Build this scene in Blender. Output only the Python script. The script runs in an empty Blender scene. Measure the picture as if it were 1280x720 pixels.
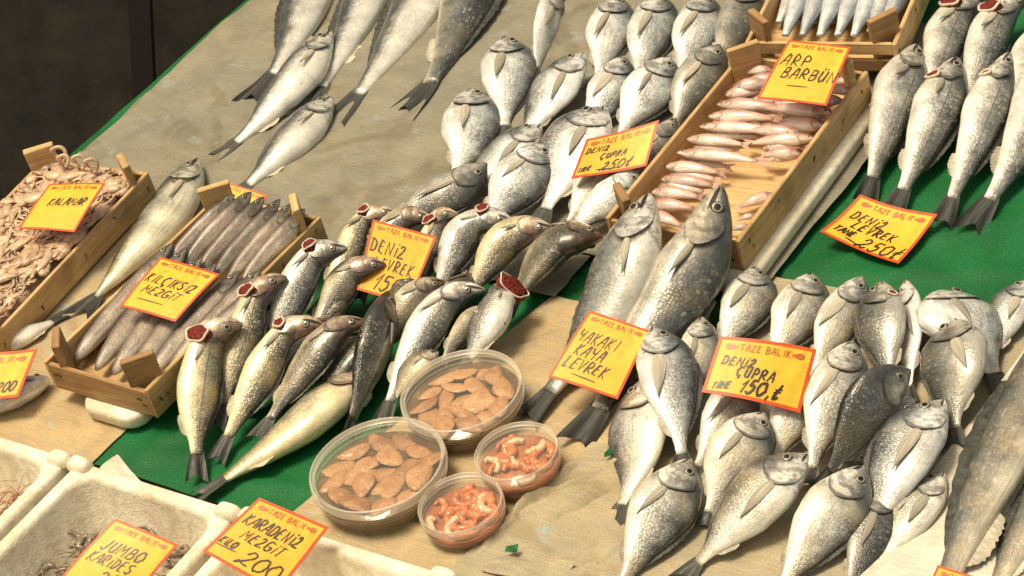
import bpy, math, random
import numpy as np
from mathutils import Vector, Matrix, noise
R = math.radians
rnd = random.Random(7)
scene = bpy.context.scene
COL = scene.collection

# ------------------------------------------------------------------ camera, light, exposure
PSI, TH, TAU, FPX, DIST = R(35.494), R(18.628), R(22.639), 3003.6, 3.6
P0 = np.array([0., 0., .8])
FW = np.array([0, math.cos(TH), -math.sin(TH)])
RT = np.array([1., 0, 0])
UP = np.cross(RT, FW)
CAMP = P0 - FW * DIST
cam = bpy.data.objects.new('camera', bpy.data.cameras.new('camera'))
COL.objects.link(cam)
cam.location = CAMP
cam.rotation_euler = (math.pi / 2 - TH, 0, 0)
cam.data.sensor_width = 36
cam.data.lens = 36 * FPX / 1280
cam.data.clip_end = 200
scene.camera = cam

SUN_DIR = Vector((-.42, -.24, .87)).normalized()          # towards the sun
world = bpy.data.worlds.new('World'); scene.world = world
world.use_nodes = True
wn = world.node_tree
bg = wn.nodes['Background']
sky = wn.nodes.new('ShaderNodeTexSky'); sky.sky_type = 'NISHITA'; sky.sun_disc = False
sky.sun_elevation = math.asin(SUN_DIR.z)
sky.sun_rotation = math.atan2(SUN_DIR.x, SUN_DIR.y)
sky.dust_density = 3.0
tint = wn.nodes.new('ShaderNodeMixRGB'); tint.blend_type = 'MULTIPLY'; tint.inputs[0].default_value = 1
tint.inputs[2].default_value = (1.0, .81, .51, 1)
wn.links.new(sky.outputs[0], tint.inputs[1]); wn.links.new(tint.outputs[0], bg.inputs[0])
bg.inputs[1].default_value = .15
sl = bpy.data.lights.new('sun', 'SUN'); sl.energy = 2.3; sl.angle = R(18); sl.color = (1, .89, .68)
sun = bpy.data.objects.new('sun', sl); COL.objects.link(sun)
sun.rotation_euler = SUN_DIR.to_track_quat('Z', 'Y').to_euler()
sun.location = (-3, 0, 5)
vs = scene.view_settings
vs.view_transform = 'Standard'; vs.look = 'None'; vs.exposure = 0.50; vs.gamma = 1; vs.use_curve_mapping = False

# ------------------------------------------------------------------ table frame (u across, v up the slope, n out of it)
U = np.array([math.cos(PSI), -math.sin(PSI), 0])
V = np.array([math.sin(PSI) * math.cos(TAU), math.cos(PSI) * math.cos(TAU), math.sin(TAU)])
N = np.cross(U, V)

def TP(u, v, h=0.):
    return P0 + U * u + V * v + N * h

def ray(px, py):
    d = FW * FPX + RT * (px - 640) - UP * (py - 360)
    return d / np.linalg.norm(d)

def at(px, py, h=0.):
    """point h metres above the sloping table seen at this place of the photograph"""
    d = ray(px, py)
    t = ((P0 + N * h - CAMP) @ N) / (d @ N)
    return CAMP + d * t

def uv(p):
    q = np.asarray(p) - P0
    return q @ U, q @ V, q @ N

def img(p):
    q = np.asarray(p) - CAMP
    z = q @ FW
    return np.array([640 + FPX * (q @ RT) / z, 360 - FPX * (q @ UP) / z])

def nrm(a):
    return a / (np.linalg.norm(a) + 1e-12)

# ------------------------------------------------------------------ materials
def srgb(r, g, b):
    f = lambda c: ((c / 255 + .055) / 1.055) ** 2.4 if c > 10 else c / 255 / 12.92
    return (f(r), f(g), f(b), 1)

class NT:
    def __init__(s, name):
        s.m = bpy.data.materials.new(name); s.m.use_nodes = True
        s.t = s.m.node_tree; s.b = s.t.nodes['Principled BSDF']; s.out = s.t.nodes['Material Output']
    def n(s, typ, **kw):
        x = s.t.nodes.new(typ)
        for k, v in kw.items():
            setattr(x, k, v)
        return x
    def put(s, sock, v):
        if hasattr(v, 'is_output'):
            s.t.links.new(v, sock)
        elif isinstance(v, (tuple, list)) and sock.type == 'RGBA' and len(v) == 3:
            sock.default_value = (*v, 1)
        else:
            sock.default_value = v
    def math(s, op, a, b=0., c=None, clamp=False):
        x = s.n('ShaderNodeMath', operation=op); x.use_clamp = clamp
        s.put(x.inputs[0], a); s.put(x.inputs[1], b)
        if c is not None: s.put(x.inputs[2], c)
        return x.outputs[0]
    def mix(s, f, a, b, mode='MIX'):
        x = s.n('ShaderNodeMixRGB', blend_type=mode)
        s.put(x.inputs[0], f); s.put(x.inputs[1], a); s.put(x.inputs[2], b)
        return x.outputs[0]
    def ramp(s, f, stops, interp='LINEAR'):
        x = s.n('ShaderNodeValToRGB'); cr = x.color_ramp; cr.interpolation = interp
        while len(cr.elements) < len(stops): cr.elements.new(.5)
        for e, (p, c) in zip(cr.elements, stops):
            e.position = p; e.color = (c, c, c, 1) if isinstance(c, (int, float)) else (*c[:3], 1)
        s.put(x.inputs[0], f)
        return x.outputs[0]
    def noise(s, scale, detail=3, vec=None, rough=.55, dist=0., out='Fac'):
        x = s.n('ShaderNodeTexNoise')
        x.inputs['Scale'].default_value = scale; x.inputs['Detail'].default_value = detail
        x.inputs['Roughness'].default_value = rough; x.inputs['Distortion'].default_value = dist
        if vec is not None: s.put(x.inputs['Vector'], vec)
        return x.outputs[out]
    def coord(s, which='Object'):
        return s.n('ShaderNodeTexCoord').outputs[which]
    def map(s, vec, scale=(1, 1, 1), loc=(0, 0, 0), rot=(0, 0, 0)):
        x = s.n('ShaderNodeMapping'); s.put(x.inputs[0], vec)
        x.inputs['Scale'].default_value = scale; x.inputs['Location'].default_value = loc; x.inputs['Rotation'].default_value = rot
        return x.outputs[0]
    def bump(s, h, strength=.3, dist=.002, nb=None):
        x = s.n('ShaderNodeBump'); x.inputs['Strength'].default_value = strength; x.inputs['Distance'].default_value = dist
        s.put(x.inputs['Height'], h)
        if nb is not None: s.put(x.inputs['Normal'], nb)
        return x.outputs[0]
    def set(s, **kw):
        for k, v in kw.items():
            s.put(s.b.inputs[k.replace('_', ' ')], v)
        return s.m
    def rand(s):
        return s.n('ShaderNodeObjectInfo').outputs['Random']

def skin(name, back, flank, belly, scales=(95, 30), scale_amt=.45, streak=None, stain=None, line=0., head=None, blotch=(.16, .14, .12),
         edges=(.20, .34, .50, .72), metal=.18, rough=.29, gill=.215, mottle=.26, specks=0., shift=.03, coat=.55):
    k = NT(name)
    uvn = k.coord('UV')
    sep = k.n('ShaderNodeSeparateXYZ'); k.put(sep.inputs[0], uvn)
    u, v = sep.outputs[0], sep.outputs[1]
    obj = k.coord('Object')
    rv = k.rand()
    offs = k.n('ShaderNodeVectorMath', operation='ADD')
    k.put(offs.inputs[0], obj)
    comb = k.n('ShaderNodeCombineXYZ'); k.put(comb.inputs[0], k.math('MULTIPLY', rv, 37.)); k.put(offs.inputs[1], comb.outputs[0])
    op = offs.outputs[0]
    n1 = k.noise(28, 4, op); n2 = k.noise(110, 3, op); n3 = k.noise(420, 2, op)
    vv = k.math('ADD', v, k.math('MULTIPLY', k.math('SUBTRACT', n1, .5), .22))
    vv = k.math('ADD', vv, k.math('MULTIPLY', k.math('SUBTRACT', n2, .5), .14))
    vv = k.math('ADD', vv, k.math('MULTIPLY', k.math('SUBTRACT', rv, .5), .10))
    vv = k.math('ADD', vv, shift)
    mid = tuple((a + b) / 2 for a, b in zip(back, flank))
    c = k.ramp(vv, [(edges[0], back), (edges[1], mid), (edges[2], flank), (edges[3], belly), (1, tuple(min(.9, x * 1.06) for x in belly))])
    # scales in rows
    cv = k.n('ShaderNodeCombineXYZ'); k.put(cv.inputs[0], k.math('MULTIPLY', u, scales[0])); k.put(cv.inputs[1], k.math('MULTIPLY', v, scales[1]))
    vo = k.n('ShaderNodeTexVoronoi'); vo.inputs['Scale'].default_value = 1; vo.inputs['Randomness'].default_value = .8
    k.put(vo.inputs['Vector'], cv.outputs[0])
    sc = vo.outputs['Distance']
    body = k.ramp(u, [(gill - .05, 0.), (gill + .04, 1.)])
    up = k.ramp(vv, [(.32, 1.), (.62, .60), (.88, .15)])
    patch = k.ramp(k.noise(19, 3, op), [(.34, .45), (.6, 1.)])
    amt = k.math('MULTIPLY', k.math('MULTIPLY', k.math('MULTIPLY', body, up), patch), scale_amt)
    sh = k.ramp(sc, [(.12, 1.45), (.62, .30)])
    c = k.mix(amt, c, k.mix(1., c, sh, 'MULTIPLY'))
    sparkle = k.ramp(vo.outputs['Color'], [(.72, 0.), (.86, 1.)])  # glints on scattered scales, mixed into the colour
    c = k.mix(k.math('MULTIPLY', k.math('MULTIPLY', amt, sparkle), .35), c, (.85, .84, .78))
    if streak:
        cs = k.n('ShaderNodeCombineXYZ'); k.put(cs.inputs[0], k.math('MULTIPLY', u, 7.)); k.put(cs.inputs[1], k.math('MULTIPLY', v, 38.))
        k.put(cs.inputs[2], k.math('MULTIPLY', rv, 9.))
        st = k.ramp(k.noise(1, 2, cs.outputs[0]), [(.48, 0.), (.62, 1.)])
        c = k.mix(k.math('MULTIPLY', k.math('MULTIPLY', st, body), streak[0]), c, streak[1])
    if stain:
        sn = k.ramp(k.noise(17, 3, op), [(.46, 0.), (.66, 1.)])
        c = k.mix(k.math('MULTIPLY', sn, stain[0]), c, stain[1])
    if line:
        d = k.math('ABSOLUTE', k.math('SUBTRACT', v, k.math('ADD', .40, k.math('MULTIPLY', u, .07))))
        c = k.mix(k.math('MULTIPLY', k.math('MULTIPLY', k.ramp(d, [(.004, 1.), (.014, 0.)]), body), line), c, (.05, .05, .045))
    # head: bare skin, its own tone, crease shade at the gill cover painted in
    hm = k.math('SUBTRACT', 1., body)
    if head:
        hc = k.ramp(k.math('ADD', v, k.math('MULTIPLY', k.math('SUBTRACT', n2, .5), .36)), [(.28, head[0]), (.44, head[1]), (.58, head[2])])
        c = k.mix(k.math('MULTIPLY', hm, .85), c, hc)
        bl = k.math('MULTIPLY', k.ramp(k.noise(75, 3, op), [(.46, 0.), (.60, 1.)]), hm)
        c = k.mix(k.math('MULTIPLY', bl, .68), c, blotch)
    w = k.math('SUBTRACT', v, .54)
    ug = k.math('ADD', k.math('SUBTRACT', gill, k.math('MULTIPLY', k.math('MULTIPLY', w, w), 1.25)), k.math('MULTIPLY', k.math('SUBTRACT', n2, .5), .012))
    gl = k.math('ABSOLUTE', k.math('SUBTRACT', u, ug))
    c = k.mix(k.math('MULTIPLY', k.ramp(gl, [(.003, 1.), (.014, 0.)]), .75), c, (.06, .045, .035))
    pg = k.math('ABSOLUTE', k.math('SUBTRACT', u, k.math('SUBTRACT', ug, .065)))
    c = k.mix(k.math('MULTIPLY', k.ramp(pg, [(.002, 1.), (.008, 0.)]), .35), c, (.07, .06, .05))
    # smudged dark nape and shoulder
    sm = k.math('MULTIPLY', k.ramp(k.math('ABSOLUTE', k.math('SUBTRACT', u, k.math('ADD', .20, k.math('MULTIPLY', k.math('SUBTRACT', n1, .5), .2)))), [(.02, 1.), (.075, 0.)]), k.ramp(k.math('ADD', v, k.math('MULTIPLY', k.math('SUBTRACT', n2, .5), .25)), [(.34, 1.), (.48, 0.)]))
    c = k.mix(k.math('MULTIPLY', sm, .55), c, tuple(x * .8 for x in back))
    mo = k.ramp(n1, [(.3, 1 - mottle * 1.2), (.68, 1 + mottle * .4)])
    c = k.mix(1., c, mo, 'MULTIPLY')
    c = k.mix(k.math('MULTIPLY', k.ramp(n3, [(.40, 1.), (.5, 0.)]), .26), c, k.mix(1., c, (.45, .44, .42), 'MULTIPLY'))
    if specks:
        c = k.mix(k.math('MULTIPLY', k.ramp(k.noise(700, 2, op), [(.56, 0.), (.62, 1.)]), specks), c, (.06, .06, .055))
    c = k.mix(1., c, k.ramp(rv, [(0, .86), (1, 1.08)]), 'MULTIPLY')
    hgt = k.math('ADD', k.math('MULTIPLY', k.math('MULTIPLY', sc, -1.), amt), k.math('MULTIPLY', n3, .25))
    return k.set(Base_Color=c, Metallic=metal, Roughness=k.math('ADD', rough - .12, k.math('MULTIPLY', n2, .3)), Specular_IOR_Level=.6,
                 Coat_Weight=coat, Coat_Roughness=k.math('ADD', .06, k.math('MULTIPLY', n1, .22)), Normal=k.bump(hgt, .7, .0022))

def fin_mat(name, a, b, alpha=1.):
    k = NT(name)
    uvn = k.coord('UV')
    sep = k.n('ShaderNodeSeparateXYZ'); k.put(sep.inputs[0], uvn)
    cs = k.n('ShaderNodeCombineXYZ'); k.put(cs.inputs[0], k.math('MULTIPLY', sep.outputs[0], 1.5)); k.put(cs.inputs[1], k.math('MULTIPLY', sep.outputs[1], 24.))
    k.put(cs.inputs[2], k.math('MULTIPLY', k.rand(), 5.))
    n = k.noise(1, 3, cs.outputs[0])
    c = k.ramp(n, [(.35, a), (.65, b)])
    c = k.mix(k.math('MULTIPLY', sep.outputs[0], .45), c, tuple(x * .6 for x in a))
    c = k.mix(1., c, k.ramp(k.rand(), [(0, .7), (1, 1.2)]), 'MULTIPLY')
    return k.set(Base_Color=c, Roughness=.5, Specular_IOR_Level=.35, Coat_Weight=.05, Normal=k.bump(n, .6, .0015))

def plain(name, col, rough=.5, nscale=60, namt=.25, bump=.2, **kw):
    k = NT(name)
    o = k.coord('Object')
    n = k.noise(nscale, 4, o)
    c = k.mix(1., col, k.ramp(n, [(.3, 1 - namt), (.7, 1 + namt * .6)]), 'MULTIPLY')
    m = k.set(Base_Color=c, Roughness=rough, Normal=k.bump(k.noise(nscale * 3, 3, o), bump, .002), **kw)
    return m

M = {}
M['bream'] = skin('bream_skin', (.06, .065, .062), (.62, .60, .53), (.90, .86, .75), scales=(96, 26), scale_amt=.85,
                  streak=(.34, (.16, .15, .12)), stain=(.34, (.62, .46, .20)), head=((.10, .105, .10), (.46, .45, .41), (.84, .81, .73)), gill=.275, mottle=.26, shift=.06)
M['bream_cool'] = skin('bream_cool_skin', (.070, .085, .095), (.70, .72, .70), (.92, .92, .88), scales=(96, 26), scale_amt=.85,
                  streak=(.32, (.17, .18, .17)), stain=(.14, (.60, .50, .30)), shift=.075, head=((.10, .12, .12), (.52, .54, .53), (.88, .87, .83)), gill=.275, mottle=.28)
M['dark_bream'] = skin('dark_bream_skin', (.06, .068, .068), (.17, .18, .17), (.42, .41, .36), scales=(74, 22), scale_amt=.75,
                  streak=(.35, (.05, .05, .045)), stain=(.2, (.4, .3, .14)), head=((.06, .06, .055), (.2, .2, .18), (.55, .53, .46)), gill=.275)
M['bass'] = skin('bass_skin', (.055, .056, .045), (.46, .40, .265), (.90, .78, .48), scales=(86, 24), scale_amt=.85, line=.7,
                 stain=(.3, (.66, .48, .18)), blotch=(.34, .16, .11), head=((.07, .055, .04), (.30, .235, .165), (.72, .61, .47)), edges=(.18, .36, .52, .70))
M['bass_dark'] = skin('bass_dark_skin', (.045, .048, .040), (.22, .20, .145), (.76, .67, .46), scales=(86, 24), scale_amt=.75, line=.5,
                 stain=(.25, (.45, .33, .14)), blotch=(.20, .09, .06), head=((.055, .045, .033), (.20, .155, .11), (.54, .44, .33)), edges=(.22, .45, .64, .84))
M['bass_cool'] = skin('bass_cool_skin', (.06, .065, .062), (.40, .395, .365), (.84, .82, .74), scales=(86, 24), scale_amt=.85, line=.6,
                 stain=(.12, (.6, .48, .26)), head=((.08, .08, .07), (.42, .395, .35), (.82, .78, .70)), edges=(.18, .36, .52, .72))
M['silver'] = skin('silver_skin', (.10, .115, .125), (.68, .67, .62), (.86, .83, .75), scales=(74, 22), scale_amt=.35, line=.25,
                 stain=(.16, (.62, .50, .28)), head=((.12, .125, .125), (.62, .61, .56), (.76, .74, .66)), edges=(.28, .37, .44, .62), mottle=.2, shift=-.045)
M['rock_bass'] = skin('rock_bass_skin', (.055, .062, .062), (.22, .22, .20), (.56, .53, .45), scales=(88, 27), scale_amt=.75,
                 stain=(.2, (.45, .34, .16)), head=((.07, .075, .07), (.26, .25, .20), (.55, .50, .38)), edges=(.25, .42, .62, .85), gill=.24)
M['pale_rock_bass'] = skin('pale_rock_bass_skin', (.10, .11, .108), (.34, .345, .32), (.70, .68, .60), scales=(88, 27), scale_amt=.6,
                 stain=(.1, (.5, .4, .2)), head=((.45, .44, .40), (.68, .67, .62), (.78, .77, .72)), edges=(.2, .36, .55, .8), gill=.24)
M['bonito'] = skin('bonito_skin', (.025, .034, .036), (.56, .53, .41), (.88, .82, .62), scales=(60, 20), scale_amt=.18,
                 streak=(.35, (.10, .10, .08)), stain=(.25, (.6, .5, .2)), head=((.07, .08, .08), (.45, .43, .36), (.72, .68, .55)), edges=(.26, .33, .42, .62), gill=.24, rough=.28)
M['trout'] = skin('trout_skin', (.085, .095, .09), (.34, .32, .26), (.74, .68, .53), scales=(110, 32), scale_amt=.55, streak=(.35, (.10, .095, .08)), stain=(.25, (.56, .40, .18)),
                 edges=(.25, .42, .6, .8), gill=.2)
M['whiting'] = skin('whiting_skin', (.10, .078, .058), (.35, .285, .225), (.72, .64, .52), scales=(110, 18), scale_amt=.4, line=.5, streak=(.5, (.16, .12, .085)), specks=.45,
                 stain=(.25, (.45, .30, .22)), head=((.03, .026, .022), (.07, .06, .05), (.24, .21, .17)), edges=(.15, .3, .5, .7), rough=.42, gill=.2, coat=.2)
M['mullet'] = skin('mullet_skin', (.66, .28, .19), (.82, .60, .50), (.90, .82, .73), scales=(60, 18), scale_amt=.3,
                 streak=(.65, (.66, .17, .085)), stain=(.3, (.75, .72, .66)), head=((.6, .22, .14), (.7, .4, .3), (.78, .6, .5)), edges=(.12, .28, .5, .75), metal=.05)
M['sardine'] = skin('sardine_skin', (.26, .31, .36), (.66, .70, .73), (.86, .87, .86), scales=(70, 20), scale_amt=.25,
                 streak=(.6, (.28, .32, .37)), edges=(.2, .32, .45, .7), metal=.35)
M['fin_dark'] = fin_mat('fin_dark', (.028, .03, .027), (.10, .10, .085))
M['fin_mid'] = fin_mat('fin_mid', (.30, .27, .21), (.62, .57, .46))
M['fin_pale'] = fin_mat('fin_pale', (.42, .37, .28), (.68, .62, .50))
M['fin_pink'] = fin_mat('fin_pink', (.55, .28, .20), (.78, .55, .44))
M['pupil'] = plain('pupil', (.006, .006, .007), .12, bump=0, namt=0, Coat_Weight=.6)
M['iris'] = plain('iris', (.30, .275, .20), .25, 900, .4, .1)
M['iris_rim'] = plain('iris_rim', (.07, .065, .055), .3)
M['mouth'] = plain('mouth_lining', (.045, .025, .02), .4)
def gill_mat():
    k = NT('gill_red'); o = k.coord('Object')
    n = k.noise(260, 4, o)
    c = k.ramp(n, [(.32, (.06, .007, .005)), (.52, (.17, .024, .016)), (.78, (.29, .07, .045))])
    return k.set(Base_Color=c, Roughness=.6, Specular_IOR_Level=.15, Normal=k.bump(k.noise(600, 3, o), .6, .002))
M['gill'] = gill_mat()
M['gill_rim'] = plain('gill_rim', (.66, .55, .44), .34, 90, .3, .2, Coat_Weight=.3)

def wood(name, a, b, stain=(.16, .09, .04)):
    k = NT(name); o = k.coord('Object')
    off = k.n('ShaderNodeVectorMath', operation='ADD'); k.put(off.inputs[0], o)
    cb = k.n('ShaderNodeCombineXYZ'); r = k.rand()
    for i in range(3): k.put(cb.inputs[i], k.math('MULTIPLY', r, 7. + i * 3))
    k.put(off.inputs[1], cb.outputs[0])
    g = k.noise(1, 5, k.map(off.outputs[0], (9, 150, 150)), .65, .4)
    g2 = k.noise(1, 3, k.map(off.outputs[0], (30, 700, 700)), .6)
    bl = k.noise(14, 4, off.outputs[0])
    c = k.ramp(g, [(.32, b), (.62, a)])
    c = k.mix(k.math('MULTIPLY', k.ramp(g2, [(.35, 1.), (.5, 0.)]), .4), c, tuple(x * .55 for x in b))
    c = k.mix(k.math('MULTIPLY', k.ramp(bl, [(.5, 0.), (.72, 1.)]), .55), c, stain)
    c = k.mix(1., c, k.ramp(r, [(0, .8), (1, 1.12)]), 'MULTIPLY')
    return k.set(Base_Color=c, Roughness=.62, Normal=k.bump(k.math('ADD', g, k.math('MULTIPLY', g2, .5)), .35, .002))
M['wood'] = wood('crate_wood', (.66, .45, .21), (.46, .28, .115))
M['wood_shaded'] = wood('crate_wood_shaded', (.44, .26, .11), (.27, .145, .055))  # shaded copy of the crate wood, shade put into the colour

M['staple'] = plain('rusty_staple', (.05, .03, .02), .5)
def paper(name, base, smudge=(.30, .42, .46), warm=(.46, .33, .15), warm_amt=.3, sm=.75, seed=0., tint=(.25, .27, .22)):
    k = NT(name); o = k.map(k.coord('UV'), (1, 1, 1), (seed, seed * .7, 0))
    fib = k.noise(1, 4, k.map(o, (16, 300, 1), rot=(0, 0, 1.35)), .7)
    fine = k.noise(330, 3, o, .7)
    big = k.noise(3.2, 4, o); mid = k.noise(13, 4, o, dist=.6)
    c = k.mix(k.math('MULTIPLY', k.ramp(big, [(.35, 0.), (.7, 1.)]), warm_amt), base, warm)
    c = k.mix(1., c, k.ramp(fib, [(.25, .80), (.75, 1.14)]), 'MULTIPLY')
    c = k.mix(1., c, k.ramp(mid, [(.3, .80), (.7, 1.10)]), 'MULTIPLY')
    c = k.mix(1., c, k.ramp(fine, [(.3, .78), (.7, 1.18)]), 'MULTIPLY')
    c = k.mix(k.math('MULTIPLY', k.ramp(k.noise(24, 4, o, .7), [(.52, 0.), (.7, 1.)]), .45), c, tint)
    wet = k.ramp(k.noise(6, 3, o, dist=1.), [(.56, 0.), (.62, 1.)])
    c = k.mix(k.math('MULTIPLY', wet, .42), c, k.mix(1., c, (.62, .55, .42), 'MULTIPLY'))
    # rubbed-off print: short faint blue dashes
    pr = k.math('MULTIPLY', k.ramp(k.noise(1, 2, k.map(o, (14, 22, 1))), [(.64, 0.), (.69, 1.)]), k.ramp(k.noise(1, 2, k.map(o, (190, 300, 1))), [(.46, 0.), (.54, 1.)]))
    c = k.mix(k.math('MULTIPLY', pr, sm), c, smudge)
    return k.set(Base_Color=c, Roughness=k.math('SUBTRACT', .68, k.math('MULTIPLY', wet, .2)), Normal=k.bump(k.math('ADD', k.math('ADD', fib, mid), k.math('MULTIPLY', fine, .6)), .35, .003))
M['paper'] = paper('grey_brown_paper', (.225, .212, .160), seed=0, sm=.4, warm=(.34, .27, .15))
M['paper_warm'] = paper('tan_paper', (.46, .36, .205), warm=(.52, .34, .13), warm_amt=.45, seed=3.3)
M['paper_mid'] = paper('beige_paper', (.39, .335, .225), seed=6.1, smudge=(.24, .42, .52), sm=.8)
M['paper_white'] = paper('white_paper', (.70, .66, .55), warm=(.62, .54, .38), seed=8.7, sm=.1)

def tarp_mat():
    k = NT('green_tarp'); o = k.coord('UV')
    wv = k.n('ShaderNodeTexChecker'); wv.inputs['Scale'].default_value = 700; k.put(wv.inputs[0], o)
    mid = k.noise(7, 4, o, dist=.5); fine = k.noise(300, 3, o)
    c = k.ramp(mid, [(.3, (.004, .085, .021)), (.7, (.010, .150, .042))])
    c = k.mix(1., c, k.ramp(fine, [(.3, .65), (.7, 1.25)]), 'MULTIPLY')
    c = k.mix(k.math('MULTIPLY', k.ramp(k.noise(420, 2, o), [(.68, 0.), (.74, 1.)]), .5), c, (.35, .5, .35))
    return k.set(Base_Color=c, Roughness=.5, Specular_IOR_Level=.25, Normal=k.bump(k.math('ADD', k.math('MULTIPLY', wv.outputs[1], .3), fine), .3, .0015))
M['tarp'] = tarp_mat()

def foam_mat():
    k = NT('white_foam'); o = k.coord('Object')
    vo = k.n('ShaderNodeTexVoronoi'); vo.inputs['Scale'].default_value = 260; k.put(vo.inputs['Vector'], o)
    n = k.noise(14, 4, o, dist=.4); n2 = k.noise(90, 3, o)
    c = k.ramp(n, [(.35, (.66, .58, .42)), (.62, (.86, .81, .66))])
    c = k.mix(1., c, k.ramp(n2, [(.3, .82), (.7, 1.08)]), 'MULTIPLY')
    c = k.mix(k.math('MULTIPLY', k.ramp(k.noise(30, 3, o, dist=1.), [(.62, 0.), (.74, 1.)]), .4), c, (.34, .24, .12))
    return k.set(Base_Color=c, Roughness=.6, Normal=k.bump(k.math('ADD', vo.outputs['Distance'], n2), .3, .002), Subsurface_Weight=.0)
M['foam'] = foam_mat()

def card_mat(name, a, b):
    k = NT(name); o = k.coord('Object')
    n = k.noise(35, 4, o)
    c = k.ramp(n, [(.3, a), (.7, b)])
    f = k.noise(900, 2, o)
    c = k.mix(1., c, k.ramp(f, [(.3, .86), (.7, 1.1)]), 'MULTIPLY')
    c = k.mix(k.math('MULTIPLY', k.ramp(k.noise(55, 4, o, .65), [(.56, 0.), (.70, 1.)]), .45), c, tuple(x * .6 for x in a))
    return k.set(Base_Color=c, Roughness=.48, Specular_IOR_Level=.3, Coat_Weight=.06, Coat_Roughness=.2, Normal=k.bump(n, .15, .003))
M['card'] = card_mat('sign_yellow', (.78, .40, .025), (.86, .50, .045))
M['card_red'] = card_mat('sign_red_border', (.58, .065, .012), (.66, .10, .018))
M['ink'] = plain('marker_ink', (.02, .010, .012), .4, 300, .6, 0)
M['print'] = plain('red_print', (.50, .12, .02), .4, 500, .4, 0)

def plastic_mat():
    k = NT('clear_plastic')
    k.set(Base_Color=(.86, .82, .72), Roughness=.18, Specular_IOR_Level=.6)
    tr = k.n('ShaderNodeBsdfTransparent'); tr.inputs[0].default_value = (.96, .93, .86, 1)
    mx = k.n('ShaderNodeMixShader')
    fr = k.n('ShaderNodeLayerWeight'); fr.inputs[0].default_value = .35
    k.put(mx.inputs[0], k.math('ADD', .03, k.math('MULTIPLY', fr.outputs['Facing'], .20)))
    k.t.links.new(tr.outputs[0], mx.inputs[1]); k.t.links.new(k.b.outputs[0], mx.inputs[2])
    k.t.links.new(mx.outputs[0], k.out.inputs[0])
    return k.m
M['plastic'] = plastic_mat()
def rim_mat():
    k = NT('milky_plastic')
    k.set(Base_Color=(.74, .68, .56), Roughness=.25, Coat_Weight=.3)
    tr = k.n('ShaderNodeBsdfTransparent')
    mx = k.n('ShaderNodeMixShader'); mx.inputs[0].default_value = .40
    k.t.links.new(tr.outputs[0], mx.inputs[1]); k.t.links.new(k.b.outputs[0], mx.inputs[2])
    k.t.links.new(mx.outputs[0], k.out.inputs[0])
    return k.m
M['rim'] = rim_mat()
M['brine'] = plain('brown_brine', (.13, .072, .022), .12, 30, .5, .25, Coat_Weight=.5)
M['red_brine'] = plain('red_brine', (.40, .13, .05), .15, 40, .5, .3, Coat_Weight=.5)
M['mussel'] = plain('mussel_meat', (.36, .165, .062), .38, 120, .6, .4, Coat_Weight=.15)
def mussel_mat():
    k = NT('mussel_meat'); o = k.coord('Object'); r = k.rand()
    sep = k.n('ShaderNodeSeparateXYZ'); k.put(sep.inputs[0], o)
    cb = k.n('ShaderNodeCombineXYZ'); k.put(cb.inputs[0], k.math('MULTIPLY', r, 40.)); ad = k.n('ShaderNodeVectorMath', operation='ADD'); k.put(ad.inputs[0], o); k.put(ad.inputs[1], cb.outputs[0])
    n = k.noise(3.2, 4, ad.outputs[0], dist=.6); f = k.noise(16, 3, ad.outputs[0])
    c = k.ramp(k.math('ADD', n, k.math('MULTIPLY', k.math('SUBTRACT', r, .5), .25)), [(.3, (.27, .12, .045)), (.5, (.42, .205, .085)), (.72, (.54, .30, .135))])
    # dark frilled mantle round the rim of the meat
    c = k.mix(k.ramp(k.math('ADD', sep.outputs[2], k.math('MULTIPLY', k.math('SUBTRACT', f, .5), .16)), [(.0, 1.), (.075, 0.)]), c, (.06, .022, .012))
    c = k.mix(1., c, k.ramp(f, [(.3, .88), (.7, 1.08)]), 'MULTIPLY')
    return k.set(Base_Color=c, Roughness=.3, Coat_Weight=.3, Normal=k.bump(f, .25, .03))
M['mussel'] = mussel_mat()
M['prawn'] = plain('prawn_meat', (.68, .19, .055), .3, 110, .6, .3, Coat_Weight=.4)
M['prawn_pale'] = plain('prawn_meat_pale', (.78, .55, .38), .3, 110, .4, .3, Coat_Weight=.4)
M['squid'] = plain('squid_flesh', (.60, .42, .28), .38, 45, .45, .3, Coat_Weight=.2)
M['squid_dark'] = plain('squid_skin', (.50, .335, .215), .38, 90, .5, .3, Coat_Weight=.2)
M['shrimp'] = plain('raw_shrimp', (.24, .19, .13), .25, 150, .6, .3, Coat_Weight=.5)
M['shrimp_red'] = plain('small_red_shrimp', (.36, .15, .07), .3, 150, .6, .3, Coat_Weight=.4)
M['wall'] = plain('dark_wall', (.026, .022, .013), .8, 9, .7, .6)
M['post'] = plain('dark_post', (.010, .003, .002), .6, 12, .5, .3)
M['ground'] = plain('ground', (.035, .034, .03), .7, 6, .5, .5)
M['table_wood'] = wood('table_wood', (.25, .17, .09), (.15, .09, .045))

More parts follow.
